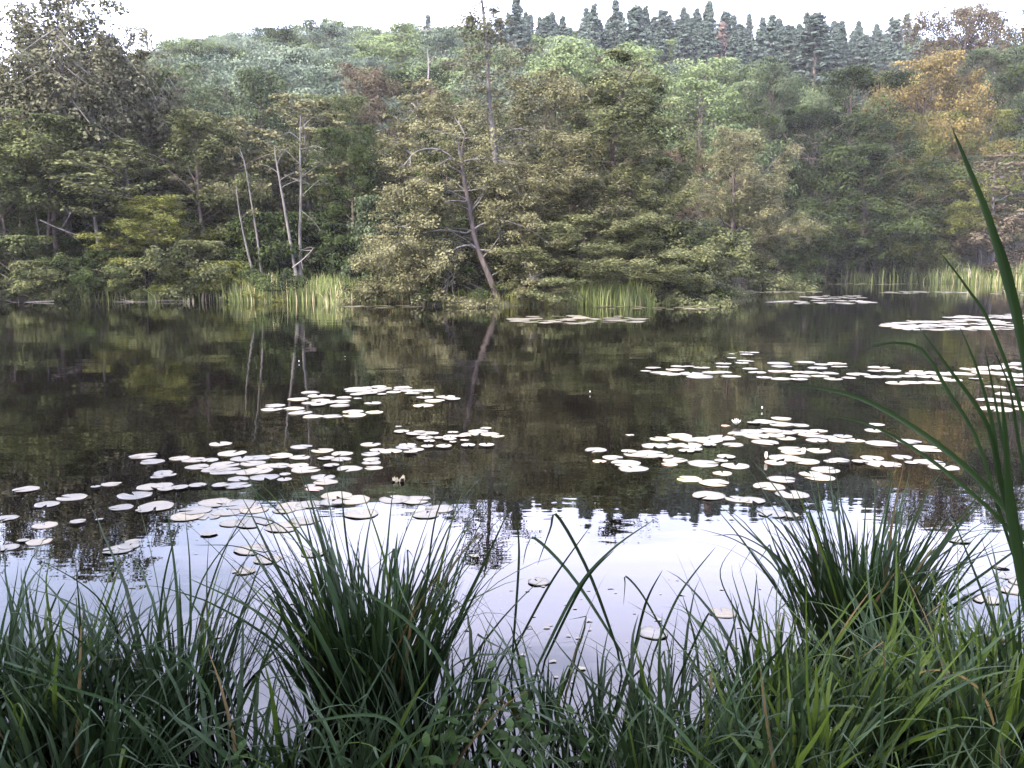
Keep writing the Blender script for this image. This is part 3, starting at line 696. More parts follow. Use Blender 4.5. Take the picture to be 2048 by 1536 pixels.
# ------------------------------------------------------------------ reed beds
def strip(P, wd, side, t, acc):
    """blade: P (n,3) centre line, wd half width array, side vector; V-folded ribbon"""
    P = np.asarray(P, float); n = len(P); side = np.asarray(side, float)
    T = np.gradient(P, axis=0); nrm = np.cross(T, side); nrm /= np.linalg.norm(nrm, axis=1)[:, None]+1e-9
    sd_ = np.cross(nrm, T); sd_ /= np.linalg.norm(sd_, axis=1)[:, None]+1e-9
    wd = np.asarray(wd)[:, None]
    V_ = np.stack([P - sd_*wd, P - nrm*wd*.35, P + sd_*wd], 1).reshape(-1, 3)
    i_ = np.arange(n-1)*3
    F = np.concatenate([np.stack([i_, i_+1, i_+4, i_+3], -1), np.stack([i_+1, i_+2, i_+5, i_+4], -1)])
    acc.add(V_, F, t)
def reed_bed(name, px0, px1, Y0, Y1, h0, h1, n, wdt, label, mat='reed', seed=0, straw=.2, dome=False):
    rs = np.random.default_rng(seed); a = Acc()
    for _ in range(n):
        px = rs.uniform(px0, px1) if rs.random() < .7 else rs.normal((px0+px1)/2, (px1-px0)*.32); Y = rs.uniform(Y0, Y1)+(rs.normal()*.35); b = at_dist(px, 560, Y); z = max(float(ground(b[0], Y)), -.1)
        h = rs.uniform(h0*.6, h1*1.08)*(.9+.1*math.sin(px*.05)+.07*math.sin(px*.13))*(1 if not dome else .55+.5*math.sin(math.pi*(px-px0)/(px1-px0))**.6); az_ = rs.uniform(0, 6.28); ln = rs.uniform(.05, .35)*h*(1 if rs.random() > .12 else 2.2)
        s = np.linspace(0, 1, 5)[:, None]
        P = np.array([b[0], Y, z-.02]) + s*[0, 0, h] + s**2.2*[math.cos(az_)*ln, math.sin(az_)*ln, -ln*.3]
        ww = wdt*np.array([.8, 1, .9, .6, .05])*rs.uniform(.6, 1.3)
        strip(P, ww, (math.cos(az_+1.57), math.sin(az_+1.57), 0), (1.15 if rs.random() < straw else rs.uniform(.1, .85)), a)
    o = link(name, a.mesh(name, M[mat])); return tag(o, label, 'reeds', kind='stuff')
reed_bed('reed_bed', 455, 820, 41.6, 44.4, .9, 1.5, 2400, .020, 'bright yellow-green reed bed along the left bank below the twin trunks', seed=1, straw=.14)
reed_bed('reed_bed', 640, 900, 39.5, 43.5, .5, 1.0, 500, .02, 'paler short reeds between the reed bed and the leaning tree', seed=2, straw=.5)
reed_bed('reed_bed', 1120, 1308, 37.3, 39.3, .85, 1.45, 1300, .016, 'dense green grass patch at the right end of the middle spit', seed=3, straw=.04, dome=True)
reed_bed('reed_bed', 295, 320, 41.4, 42.0, .5, .95, 60, .02, 'small bright reed tuft standing in the water on the left bank', seed=4)
reed_bed('reed_bed', 360, 385, 41.4, 42.0, .4, .6, 30, .02, 'pale reed stubble right of the small reed tuft', seed=5, straw=.8)
reed_bed('reed_bed', 110, 300, 42, 43, .5, 1.0, 300, .02, 'dull green reeds at the foot of the left shrubs', mat='alder', seed=6)
reed_bed('reed_bed', 1860, 2140, 87, 93, 1.5, 2.3, 1500, .035, 'green reed bed along the right shore', seed=7, straw=.15)
reed_bed('reed_bed', 1700, 1880, 88, 93, 1.2, 2.0, 400, .035, 'darker reeds at the left end of the right shore', mat='green', seed=8)
reed_bed('reed_bed', 880, 1100, 37.0, 38.2, .3, .8, 300, .014, 'weedy shoots around the foot of the leaning tree', mat='yellow', seed=9)

# ------------------------------------------------------------------ lily pads
R4 = lambda x, y, w_: (x*.3906, 600+y*.3906, w_*.3906)
R5 = lambda x, y, w_: (500+x*.293, 740+y*.293, w_*.293)
R6 = lambda x, y, w_: (1100+x*.4629, 660+y*.4629, w_*.4629)
R8 = lambda x, y, w_: (1000+x*.5117, 960+y*.5117, w_*.5117)
P5a = [(410,155,130),(465,178,150),(330,202,150),(170,245,140),(150,272,150),(300,265,145),(345,294,170),(430,320,145),(565,317,150),(715,312,160),(705,285,150),(400,228,110),(480,210,130),(470,240,120),(540,225,120),(620,218,140),(615,243,140),(540,180,90),(645,190,110),(730,170,100),(780,160,110),(860,140,110),(735,198,60)]
P5r = [(1195,190,120),(1335,185,140),(1380,200,120),(1260,213,140),(1185,244,140)]
P5b = [(1035,424,110),(1120,440,110),(1200,435,150),(1195,470,120),(1225,490,80),(1290,468,80),(1385,432,80),(1370,460,110),(1365,478,100),(1465,481,65),(1500,440,130),(1560,420,140),(1640,440,130),(1610,405,80),(1490,520,100),(1615,518,110),(1325,527,110),(1385,497,50),(1210,526,90),(1075,515,120),(1065,530,150),(965,558,150),(870,550,110),(825,575,130),(1135,548,110),(1095,568,100),(825,510,140),(1160,428,90),(1250,440,90),(1440,452,110)]
P5c = [(350,528,150),(495,553,155),(630,575,150),(520,605,120),(620,612,140),(340,600,140),(210,590,170),(60,600,170),(200,655,150),(330,655,150),(380,683,200),(555,655,110),(680,675,170),(830,615,120),(830,635,130),(845,672,130),(100,735,190),(240,722,80),(235,750,100),(500,733,160),(515,768,170),(410,793,80),(20,640,170),(60,690,190),(-20,700,150),(120,660,160)]
P5d = [(590,860,210),(700,888,240),(560,905,180),(990,885,210),(1130,890,210),(760,985,230),(300,930,230),(410,920,200),(230,960,160),(1290,950,200),(1200,990,190),(600,915,90)]
P4 = [(735,800,140),(690,803,60),(780,830,120),(835,885,100),(820,903,100),(870,903,70),(135,972,130),(570,945,100),(490,963,50),(770,960,150),(830,950,110),(370,1013,150),(240,1050,130),(690,1002,170),(850,972,90),(920,965,90),(1012,955,90),(1130,955,90),(1220,952,140),(620,1065,120),(800,1060,190),(40,1118,110),(230,1155,130),(400,1143,80),(510,1130,40),(40,1270,110),(200,1240,130),(120,1235,60),(600,1282,150),(660,1262,120),(680,1240,80),(1130,740,120),(1190,788,150),(920,813,110),(990,820,120),(1075,822,90),(1010,856,120),(1150,845,150),(1100,870,130),(1240,815,130),(1160,878,170),(1220,920,110),(1110,865,90)]
P4b = [(1100,1040,170),(1230,1050,180),(1000,1080,170),(1160,1088,150),(1300,1075,150),(960,1110,170),(1070,1110,120),(740,1080,90)]
P4f = [(1070,1200,90),(1300,1140,200),(1450,1165,180),(1290,1280,180),(1250,1390,120),(1600,1300,120),(1370,1330,150),(1190,1145,130),(1560,1130,150)]
P6a = [(785,104,30),(840,98,50),(880,100,50),(850,108,60),(785,123,40),(445,166,70),(415,178,50),(480,185,100),(555,160,70),(600,158,50),(540,172,80),(520,192,90),(655,164,75),(610,190,110),(650,203,120),(700,185,90),(750,148,70),(845,135,75),(830,143,60),(740,183,90),(780,200,90),(745,160,60),(865,168,70),(895,184,80),(925,206,70),(980,180,80),(990,145,100),(1000,158,90),(1000,212,90),(1035,180,100),(1075,215,75),(1085,200,90),(1100,140,90),(1155,165,90),(1120,183,90),(1180,150,80),(1240,145,80),(1250,160,70),(1200,187,90),(1165,200,80),(1225,212,80),(1290,209,65),(1330,192,95),(1420,162,90),(1470,176,90),(1400,178,60),(1400,203,80),(1470,203,90)]
P6b = [(1540,200,80),(1500,230,100),(1560,228,90),(1610,182,110),(1650,205,120),(1700,190,120),(1640,228,100),(1720,215,110),(1770,190,130),(1830,170,110),(1840,212,60),(1880,185,120),(1900,165,110),(1960,160,110),(1990,150,80),(2030,145,80),(1960,190,120),(2020,200,90),(1995,215,90),(1580,190,90),(2060,170,100),(2080,195,110),(1925,247,85),(2030,240,60),(1968,277,90),(1915,305,140),(1990,312,110),(2050,322,110),(1925,342,140),(2060,345,100)]
P6c = [(1000,384,90),(925,398,100),(880,403,60),(1000,408,110),(1080,412,80),(1410,412,70),(1400,435,80),(810,450,90),(870,440,100),(950,435,110),(1020,443,100),(1090,440,90),(1160,437,80),(890,460,120),(970,458,90),(930,487,120),(1020,468,90),(1130,455,110),(1150,478,90),(1200,465,80),(1265,460,80),(1250,478,90),(1320,480,80),(560,460,110),(480,472,95),(610,475,90),(680,478,130),(740,468,120),(790,498,90),(690,500,60),(450,502,115),(520,500,100),(600,500,110),(630,520,60),(590,525,70)]
P6d = [(340,528,70),(370,540,110),(430,538,150),(500,550,70),(198,520,100),(270,553,90),(330,576,130),(360,600,130),(540,563,110),(665,578,140),(740,570,60),(760,550,80),(800,590,120),(1015,555,140),(1100,570,125),(1040,515,110),(1050,530,100),(1160,523,105),(1250,565,90),(1390,555,100),(1430,580,140),(1475,582,90),(1340,573,70),(1520,550,90),(1630,515,140),(1550,483,105),(1435,493,135),(1640,572,130),(1700,595,130),(1190,605,120),(1130,625,110),(1165,640,130),(745,621,90),(710,663,130),(1000,648,125),(945,677,135),(685,718,150),(810,733,110),(875,738,110),(1045,713,140),(960,795,130),(1030,800,90),(1210,570,60),(1560,575,60)]
P8f = [(870,520,110),(600,600,120),(150,400,90),(1790,236,90),(1980,375,90),(2030,400,80),(1900,470,100),(2000,430,110),(1960,340,60)]
CLU = [
 (R5, P5a, 'pale round lily pad in the raft nearest the middle of the pond', 'lily pads in the middle raft'),
 (R5, P5b, 'pale lily pad in the slanting row below the middle raft, left of centre', 'lily pads in the slanting row below the middle raft'),
 (R5, P5c, 'pale lily pad in the right half of the crowded left raft', 'lily pads in the crowded left raft'),
 (R5, P5d, 'big pale lily pad just behind the tips of the left sedge tussock', 'lily pads behind the left tussock'),
 (R4, P4, 'pale lily pad scattered on the dark water at the left', 'scattered lily pads at the left'),
 (R4, P4b, 'lily pad in the overlapping row where the sky reflection begins at the left', 'lily pads at the left edge of the sky reflection'),
 (R4, P4f, 'faint grey lily pad lying in the pale sky reflection at the left', 'faint lily pads in the left sky reflection'),
 (R6, P6a, 'pale lily pad in the long thin row across the right half of the pond', 'lily pads in the long right row'),
 (R6, P6b, 'pale lily pad in the crowded row reaching the right edge', 'lily pads in the row at the right edge'),
 (R6, P6c, 'pale lily pad in the upper half of the large right raft', 'lily pads in the upper right raft'),
 (R6, P6d, 'large pale lily pad in the nearer half of the large right raft', 'lily pads in the nearer right raft'),
 (R8, P8f, 'faint grey lily pad lying in the pale sky reflection at the right', 'faint lily pads in the right sky reflection'),
]
pads = []   # px, py, w, label, group, mat
for fn, lst, lab, grp in CLU:
    for (a, b, c) in lst: x_, y_, w_ = fn(a, b, c); pads.append([x_, y_, w_, lab, grp, 'pad'])
for (a, b, c) in P5r:
    x_, y_, w_ = R5(a, b, c); pads.append([x_, y_, w_, 'pale lily pad in the little group of five right of the middle raft', 'five lily pads right of the middle raft', 'pad'])
SPEC = [(R5, 850, 290, 120, 'pad_yellow', 'narrow yellow-green lily pad at the right end of the lowest row of the middle raft'),
 (R5, 840, 228, 115, 'pad', 'lone lily pad inside the gap right of the middle raft'),
 (R5, 1690, 452, 90, 'pad_yellow', 'yellow lily pad at the right tip of the slanting row'),
 (R5, 1015, 388, 50, 'pad', 'tiny lily pad just above the left end of the slanting row'),
 (R5, 440, 815, 130, 'pad_red', 'brownish lily pad sunk below the crowded left raft'),
 (R6, 215, 570, 60, 'pad_red', 'small reddish lily pad at the left tip of the large right raft'),
 (R6, 515, 583, 70, 'pad_red', 'small pinkish lily pad at the lower left of the large right raft'),
 (R6, 975, 574, 90, 'pad_red', 'pink-rimmed lily pad beside the closed white flower'),
 (R6, 600, 645, 110, 'pad_yellow', 'olive lily pad left of a pale one below the large right raft'),
 (R6, 585, 472, 60, 'pad_yellow', 'yellow lily pad among pale ones at the upper left of the right raft'),
 (R6, 345, 455, 40, 'pad', 'small lone pad floating left above the large right raft'),
 (R6, 760, 415, 40, 'pad_red', 'dark reddish pad at the top left corner of the right raft')]
for fn, a, b, c, mt_, lab in SPEC:
    x_, y_, w_ = fn(a, b, c); pads.append([x_, y_, w_, lab, None, mt_])
prs = np.random.default_rng(11)
def far_cluster(x0, x1, y0, y1, n, w0, w1, lab, grp):
    for _ in range(n):
        a = prs.uniform(-1, 1); b = prs.uniform(-1, 1)*math.sqrt(max(0, 1-a*a))*.9
        pads.append([(x0+x1)/2 + a*(x1-x0)/2, (y0+y1)/2 + b*(y1-y0)/2, prs.uniform(w0, w1), lab, grp, 'pad'])
far_cluster(700, 860, 772, 792, 46, 18, 36, 'small pale lily pad in the dense far tip of the middle raft', 'small pads at the far tip of the middle raft')
far_cluster(1020, 1295, 630, 650, 60, 20, 38, 'small pale lily pad in the flat raft in front of the right grass patch', 'pads in the raft before the grass patch')
far_cluster(1190, 1455, 606, 621, 60, 14, 28, 'small lily pad in the thin raft right below the right grass patch', 'pads in the thin raft by the grass patch')
far_cluster(1540, 1745, 600, 609, 50, 16, 28, 'small lily pad in the lower of the two thin far rafts at the right', 'pads in the two thin far rafts')
far_cluster(1600, 1735, 590, 599, 34, 14, 24, 'small lily pad in the lower of the two thin far rafts at the right', 'pads in the two thin far rafts')
far_cluster(1310, 1640, 581, 588, 80, 10, 20, 'tiny lily pad in the far streak at the mouth of the right bay', 'pads in the far streak')
far_cluster(1650, 1835, 566, 570, 50, 8, 16, 'tiny lily pad in the farthest streak', 'pads in the farthest streak')
far_cluster(1765, 1935, 582, 588, 50, 10, 20, 'tiny lily pad in the far streak near the right reeds', 'pads in the streak near the right reeds')
far_cluster(1775, 2080, 638, 664, 90, 28, 46, 'pale lily pad in the dense raft at the right edge below the far reeds', 'pads in the dense raft at the right edge')
far_cluster(1900, 2100, 628, 645, 30, 24, 40, 'pale lily pad in the dense raft at the right edge below the far reeds', 'pads in the dense raft at the right edge')
far_cluster(1990, 2100, 580, 594, 24, 14, 26, 'tiny lily pad in the streak cut by the right edge', 'pads in the streak at the right edge')
far_cluster(690, 840, 610, 617, 40, 9, 18, 'tiny lily pad in the faint streak left of the leaning tree', 'pads in the faint streak')
far_cluster(1800, 1990, 551, 555, 50, 8, 14, 'tiny lily pad in front of the right reed bed', 'pads before the right reeds')
far_cluster(1300, 1470, 588, 596, 40, 10, 18, 'tiny lily pad in the far streak at the mouth of the right bay', 'pads in the far streak')
def pad_geo(rs, full=True):
    n = 22 if full else 10
    th0 = .16+rs.uniform(-.05, .08); th = np.linspace(th0, 2*np.pi-th0, n)
    rad = 1 + .03*np.sin(th*3+rs.uniform(0, 6)) + .018*np.sin(th*7+rs.uniform(0, 6)) + rs.normal(size=n)*.008
    rad[0] *= .93; rad[-1] *= .93
    if not full:
        V_ = [(0, 0, .006)] + [(math.cos(a)*r_, math.sin(a)*r_, .006) for a, r_ in zip(th, rad)]
        return np.array(V_), [(0, k+1, k+2) for k in range(n-1)]
    lift = .02*np.sin(th*2+rs.uniform(0, 6)) + .014*np.sin(th*5+rs.uniform(0, 6)) + .012
    V_ = [(.06, 0, .012)]; F = []
    for fr_, zf in ((.35, .010), (.75, .016), (1., None)):
        for a, r_, lf in zip(th, rad, lift):
            V_.append((math.cos(a)*r_*fr_, math.sin(a)*r_*fr_, (zf + lf*.3*fr_) if zf else max(lf, -.004)+.018))
    for a, r_, lf in zip(th, rad, lift): V_.append((math.cos(a)*r_*.985, math.sin(a)*r_*.985, max(lf, -.004)-.012))
    for k in range(n-1): F.append((0, 1+k, 2+k))
    for q in range(3):
        for k in range(n-1): F.append((1+q*n+k, 1+(q+1)*n+k, 2+(q+1)*n+k, 2+q*n+k))
    return np.array(V_), F
PM = []
for q in range(8):
    rs = np.random.default_rng(100+q); a, b = pad_geo(rs); PM.append(mesh_from('lily_pad', a, b, M['pad'], smooth=True))
pads.sort(key=lambda q: -(q[2] + (1000 if q[4] is None else 0)))
small = Acc(); sv = []; sf = []; nv = 0
for q, (x_, y_, w_, lab, grp, mt_) in enumerate(pads):
    P = on_plane(x_, y_); dep = P[1]*cp + (CAMH)*sp; r_ = w_*.5/FPX*dep
    rz = prs.uniform(0, 6.28)
    if q < 300:
        o = link('lily_pad', PM[q % 8]); o.location = (P[0], P[1], .001 + (q % 7)*.0006); o.rotation_euler = (prs.normal()*.006, prs.normal()*.006, rz)
        o.scale = (r_, r_*prs.uniform(.9, 1.05), .09)
        if mt_ != 'pad': o.material_slots[0].link = 'OBJECT'; o.material_slots[0].material = M[mt_]
        tag(o, lab, 'lily pad', grp)
    else:
        a, b = pad_geo(prs, False); c_, s_ = math.cos(rz), math.sin(rz)
        X_ = a[:, 0]*r_; Y_ = a[:, 1]*r_
        sv.append(np.stack([P[0]+X_*c_-Y_*s_, P[1]+X_*s_+Y_*c_, a[:, 2] + (q % 9)*.0012 + X_*prs.normal()*.02], -1))
        sf += [tuple(k+nv for k in f) for f in b]; nv += len(a)
tag(link('lily_pads', mesh_from('lily_pads', np.concatenate(sv), sf, M['pad'])), 'thin far streaks of tiny lily pads on the dark water', 'lily pads', kind='stuff')
print('pads', len(pads))

# water lily flowers
def flower(px, py, s, label, open_=1.):
    P = on_plane(px, py); e = empty('water_lily_flower', (P[0], P[1], .02), prs.uniform(0, 6)); e.scale = (s, s, s)
    g_ = []
    for ringi, (cnt, el, ln) in enumerate(((8, 25, 1.), (7, 50, .9), (5, 72, .75))):
        for k in range(cnt):
            a_ = k*6.283/cnt + ringi*.4; el_ = R(90 - (90-el)*open_)
            p = []
            for f, wd in ((0, .06), (.4, .22), (.75, .18), (1., .01)):
                ee = el_ + f*.35
                cx_ = ln*f*math.cos(ee); cz = ln*f*math.sin(ee)
                for sg in (-1, 1): p.append((cx_*math.cos(a_)-sg*wd*math.sin(a_), cx_*math.sin(a_)+sg*wd*math.cos(a_), cz+.03*(f)))
            me = mesh_from('petal', np.array(p), [(0, 1, 3, 2), (2, 3, 5, 4), (4, 5, 7, 6)], M['petal'], smooth=True)
            link('petal', me, e)
    a = Acc()
    for k in range(12):
        an_ = k*.524; tube(a, [(0, 0, .05), (.12*math.cos(an_), .12*math.sin(an_), .35)], [.03, .02], 4)
    link('stamens', a.mesh('stamens', M['stamen']), e)
    tag(e, label, 'flower'); return e
flower(1607, 912, .055, 'white water lily flower between two pads in the right raft', .6)
flower(1532, 922, .06, 'closed white water lily bud beside the pink-rimmed pad', .15)
flower(1472, 853, .07, 'pale open water lily flower at the top left of the right raft')
flower(1180, 788, .025, 'tiny white blossom alone on the dark water right of centre', .5)
flower(598, 726, .028, 'tiny white blossom alone above the middle raft', .5)
flower(1524, 821, .03, 'tiny white blossom above the far edge of the right raft', .5)
flower(1485, 563, .16, 'white dot of a blossom under the trees of the right bay', .6)
flower(690, 716, .016, 'tiniest white blossom right of the reflections of the bare trunks', .5)
# crumpled leaf below the left raft
rs = np.random.default_rng(55); P = on_plane(797, 963); n = 9
gv = [((i_/8-.5)*.10, (j_/4-.5)*.06, .004+.008*math.sin(i_*1.7+j_)+.02*rs.normal()) for i_ in range(9) for j_ in range(5)]
gf = [(i_*5+j_, i_*5+j_+1, (i_+1)*5+j_+1, (i_+1)*5+j_) for i_ in range(8) for j_ in range(4)]
o = link('curled_leaf', mesh_from('curled_leaf', np.array(gv), gf, M['pad'], smooth=True)); o.location = P
tag(o, 'pale crumpled lily leaf curling above the water below the crowded left raft', 'leaf')
# floating bits
a_v = []; a_f = []; nv = 0
for _ in range(110):
    if prs.random() < .55: px, py = prs.uniform(980, 1560), prs.uniform(1150, 1380)
    elif prs.random() < .5: px, py = prs.uniform(1850, 2048), prs.uniform(1100, 1300)
    else: px, py = prs.uniform(380, 950), prs.uniform(1060, 1300)
    P = on_plane(px, py); k = prs.integers(5, 8); r_ = prs.uniform(.004, .014)*(2.2 if prs.random() < .08 else 1); th = np.sort(prs.uniform(0, 6.28, k))
    a_v.append(np.stack([P[0]+np.cos(th)*r_*1.6, P[1]+np.sin(th)*r_, np.full(k, .0035)+prs.uniform(0, .003)], -1)); a_f.append(tuple(range(nv, nv+k))); nv += k
tag(link('floating_debris', mesh_from('floating_debris', np.concatenate(a_v), a_f, M['pad'])), 'specks of duckweed and leaf scraps on the near water', 'debris', kind='stuff')

# ------------------------------------------------------------------ foreground sedges
brs = np.random.default_rng(21)
def blade_mesh(name, curve, kink, wid, mat, seed, nseg=12):
    """unit-length blade growing along +Z, bending to +X"""
    rs = np.random.default_rng(seed); s = np.linspace(0, 1, nseg+1); ds = 1/nseg
    ang = R(3) + curve*s**1.6
    if kink: ang = np.where(s > kink, ang + R(rs.uniform(95, 135)) - R(10), ang)
    dx = np.sin(ang)*ds; dz = np.cos(ang)*ds
    X = np.concatenate([[0], np.cumsum(dx[:-1])]); Z = np.concatenate([[0], np.cumsum(dz[:-1])])
    Yw = np.cumsum(rs.normal(size=nseg+1))*.004
    P = np.stack([X, Yw, Z], -1)
    wd = wid*.5*np.minimum(1, .55+s*1.6)*np.clip((1-s)/.55, 0, 1)**.8 + .0004
    a = Acc(); strip(P, wd, (0, 1, 0), rs.uniform(.3, .7), a)
    return a.mesh(name, mat, smooth=True)
BL = {}
for mk in ('sedge', 'sedge_pale', 'sedge_lime', 'straw'):
    BL[mk] = [blade_mesh('blade', c, k, w_, M[mk], 300+i_) for i_, (c, k, w_) in enumerate(
        [(.25, 0, .016), (.45, 0, .017), (.7, 0, .018), (1.0, 0, .015), (1.4, 0, .016), (1.9, 0, .015), (2.3, 0, .014), (.3, .72, .018), (.5, .62, .018), (.4, .8, .016), (.15, 0, .02), (.9, .7, .017)])]
LOB = {1: [(-.02, 0, 1.), (.13, .03, .93), (-.14, -.05, .8)], 0: [(.0, .02, 1.03), (-.13, -.04, .9), (.16, .0, .78)]}
def tussock(name, cx, cy, n, h, spread, rad, label, group=None, lime=.1, pale=.22, straw=.02, seed=0, side_bias=0., up=False, core=0):
    rs = np.random.default_rng(seed); z = max(float(ground(cx, cy)), -.02) - .02
    e = empty(name, (cx, cy, z)); tag(e, label, 'sedge', group)
    for q in range(n):
        u = rs.random(); mk = 'sedge_lime' if u < lime else 'sedge_pale' if u < lime+pale else 'straw' if u < lime+pale+straw else 'sedge'
        rr0 = rs.random()**.6; az_ = rs.uniform(0, 6.283) if rs.random() > .3 else (0 if rs.random() < .5+side_bias else 3.14) + rs.normal()*.5
        x_, y_ = math.cos(az_)*rad*rr0, math.sin(az_)*rad*rr0*.8; hl = 1.
        if core > 200:
            lb = LOB[seed % 2][int(rs.choice(3, p=(.5, .3, .2)))]; x_ = x_*.62 + lb[0]; y_ = y_*.7 + lb[1]; hl = lb[2]
        vi = int(rs.choice(12, p=np.array([10, 13, 13, 11, 9, 5, 3, 6, 4, 5, 8, 3])/90.)) if not up else int(rs.choice(12, p=np.array([20, 20, 14, 8, 3, 1, 0, 7, 4, 5, 16, 2])/100.))
        o = link('blade', BL[mk][vi], e); ln = h*rs.uniform(.6, 1.15)*(1.05 if vi < 7 else .92); wd = rs.uniform(.55, 1.25)
        ln *= hl; o.location = (x_, y_, 0); tilt = spread*rr0*rs.uniform(.3, 1.2)
        mtx = Matrix.Rotation(az_ + rs.normal()*.35, 4, 'Z') @ Matrix.Rotation(tilt, 4, 'Y') @ Matrix.Rotation(rs.normal()*.25, 4, 'X')
        o.rotation_euler = mtx.to_euler(); o.scale = (ln, wd, ln)
    if core:
        a = Acc()
        for q in range(core):
            az_ = rs.uniform(0, 6.28); r0 = rad*rs.random()**.5*1.05; hh = h*rs.uniform(.3, .72); ln = rs.uniform(.05, .4)*hh
            s_ = np.linspace(0, 1, 6)[:, None]; o_ = np.array([math.cos(az_)*r0, math.sin(az_)*r0*.8, 0])
            P = o_ + s_*[o_[0]*.5, o_[1]*.5, hh] + s_**2*[math.cos(az_)*ln, math.sin(az_)*ln, -ln*.3]
            strip(P, rs.uniform(.004, .008)*np.array([.8, 1, 1, .8, .5, .04]), (math.cos(az_+1.57), math.sin(az_+1.57), 0), rs.uniform(.1, .7), a)
        link('inner_blades', a.mesh('inner_blades', M['sedge']), e)['kind'] = 'stuff'
    return e
def base_at(px, py): P = on_plane(px, py); return P[0], P[1]
x_, y_ = base_at(745, 1420); tussock('sedge_tussock', x_, y_, 220, .92, .36, .21, 'tall dark sedge tussock left of centre, tips crossing the lily pads', seed=1, up=True, lime=.07, straw=.02, core=260)
x_, y_ = base_at(1725, 1285); tussock('sedge_tussock', x_, y_, 240, .82, .46, .22, 'tall dense dark sedge tussock at the right, standing in the water', seed=2, up=True, lime=.07, straw=.02, core=260)
CL2 = [(40, 1500, .62, 60, 'sedge clump at the left edge of the bank'), (130, 1440, .60, 60, 'sedge clump second from the left edge of the bank'),
 (250, 1510, .60, 60, 'leafy sedge clump at the bottom left with long arching blades'), (365, 1430, .78, 52, 'upright sedge clump with one tall straight leaf left of the big left tussock'),
 (460, 1590, .50, 34, 'sedge clump at the bottom edge left of the water gap'), (600, 1590, .5, 36, 'low sedge clump in front of the big left tussock'),
 (860, 1540, .55, 50, 'sedge clump at the lower right foot of the big left tussock'), (905, 1420, .6, 22, 'thin sedge clump right beside the big left tussock'),
 (1090, 1450, .55, 20, 'open sedge clump at the centre with long crossing blades'), (1220, 1530, .50, 36, 'sedge clump right of the nettles at the bottom centre'),
 (1320, 1470, .50, 24, 'sedge clump left of the second water gap, blade tips bent'), (1440, 1530, .52, 40, 'sedge clump at the bottom between centre and right tussock'),
 (1530, 1430, .62, 50, 'sedge clump at the lower left foot of the big right tussock'), (1640, 1530, .62, 64, 'bright green sedge clump in front of the big right tussock'),
 (1790, 1480, .62, 64, 'bright sedge clump below the big right tussock'), (1900, 1400, .60, 54, 'sedge clump right of the big right tussock by the fallen reed stem'),
 (1960, 1540, .62, 64, 'sedge clump in the bottom right corner'), (2060, 1420, .66, 54, 'sedge clump cut by the right edge'), (-40, 1420, .6, 40, 'sedge clump cut by the left edge'),
 (720, 1620, .55, 40, 'sedge clump rising from the bottom edge before the left tussock'), (1330, 1620, .5, 44, 'short sedge clump at the bottom edge right of centre'),
 (1560, 1640, .55, 50, 'short sedge clump at the bottom edge before the right tussock'), (150, 1620, .52, 50, 'dark sedge clump rising from the bottom edge at the left')]
for q, (px, py, h, n, lab) in enumerate(CL2):
    x_, y_ = base_at(px, py)
    tussock('sedge_clump', x_, y_, int(n*(1.15 if px > 1480 or px < 400 else .8)), h, .42, .20, lab, seed=40+q, core=(90 if px > 1480 or px < 420 else 30), lime=.42 if px > 1500 else .10, pale=.28, straw=.012)
# hand-traced long blades
def px_blade(path, Y0, Y1, wpx, mk, parent, seed=0, ext=True, n=18):
    k = len(path)
    P = np.array([at_dist(a, b, Y0 + (Y1-Y0)*i_/(k-1)) for i_, (a, b) in enumerate(path)])
    P = smooth_path(P, n)
    if ext:   # root it in the bank
        d = P[0]-P[1]; d /= np.linalg.norm(d); d = d*[.5, .5, 1]; g0 = float(ground(P[0][0], P[0][1]))
        L_ = max(P[0][2]-max(g0, -.05), 0)/max(-d[2], .2); P = np.vstack([P[0]+d*L_, P[0]+d*L_*.5, P])
    s = np.linspace(0, 1, len(P)); wm = wpx*.5/FPX*(Y0+Y1)/2
    wd = wm*np.minimum(1, .6+s*1.5)*np.clip((1-s)/.5, 0, 1)**.8 + .0004
    v = np.array([0, 1., -.3]); dr = P[-1]-P[0]; side = np.cross(dr, v); side /= np.linalg.norm(side)
    a = Acc(); strip(P, wd, side, .3+.4*random.random(), a)
    me = a.mesh('blade', M[mk], True); o = link('blade', me, parent)
    o.matrix_parent_inverse = Matrix.Translation(parent.location).inverted()
    return o
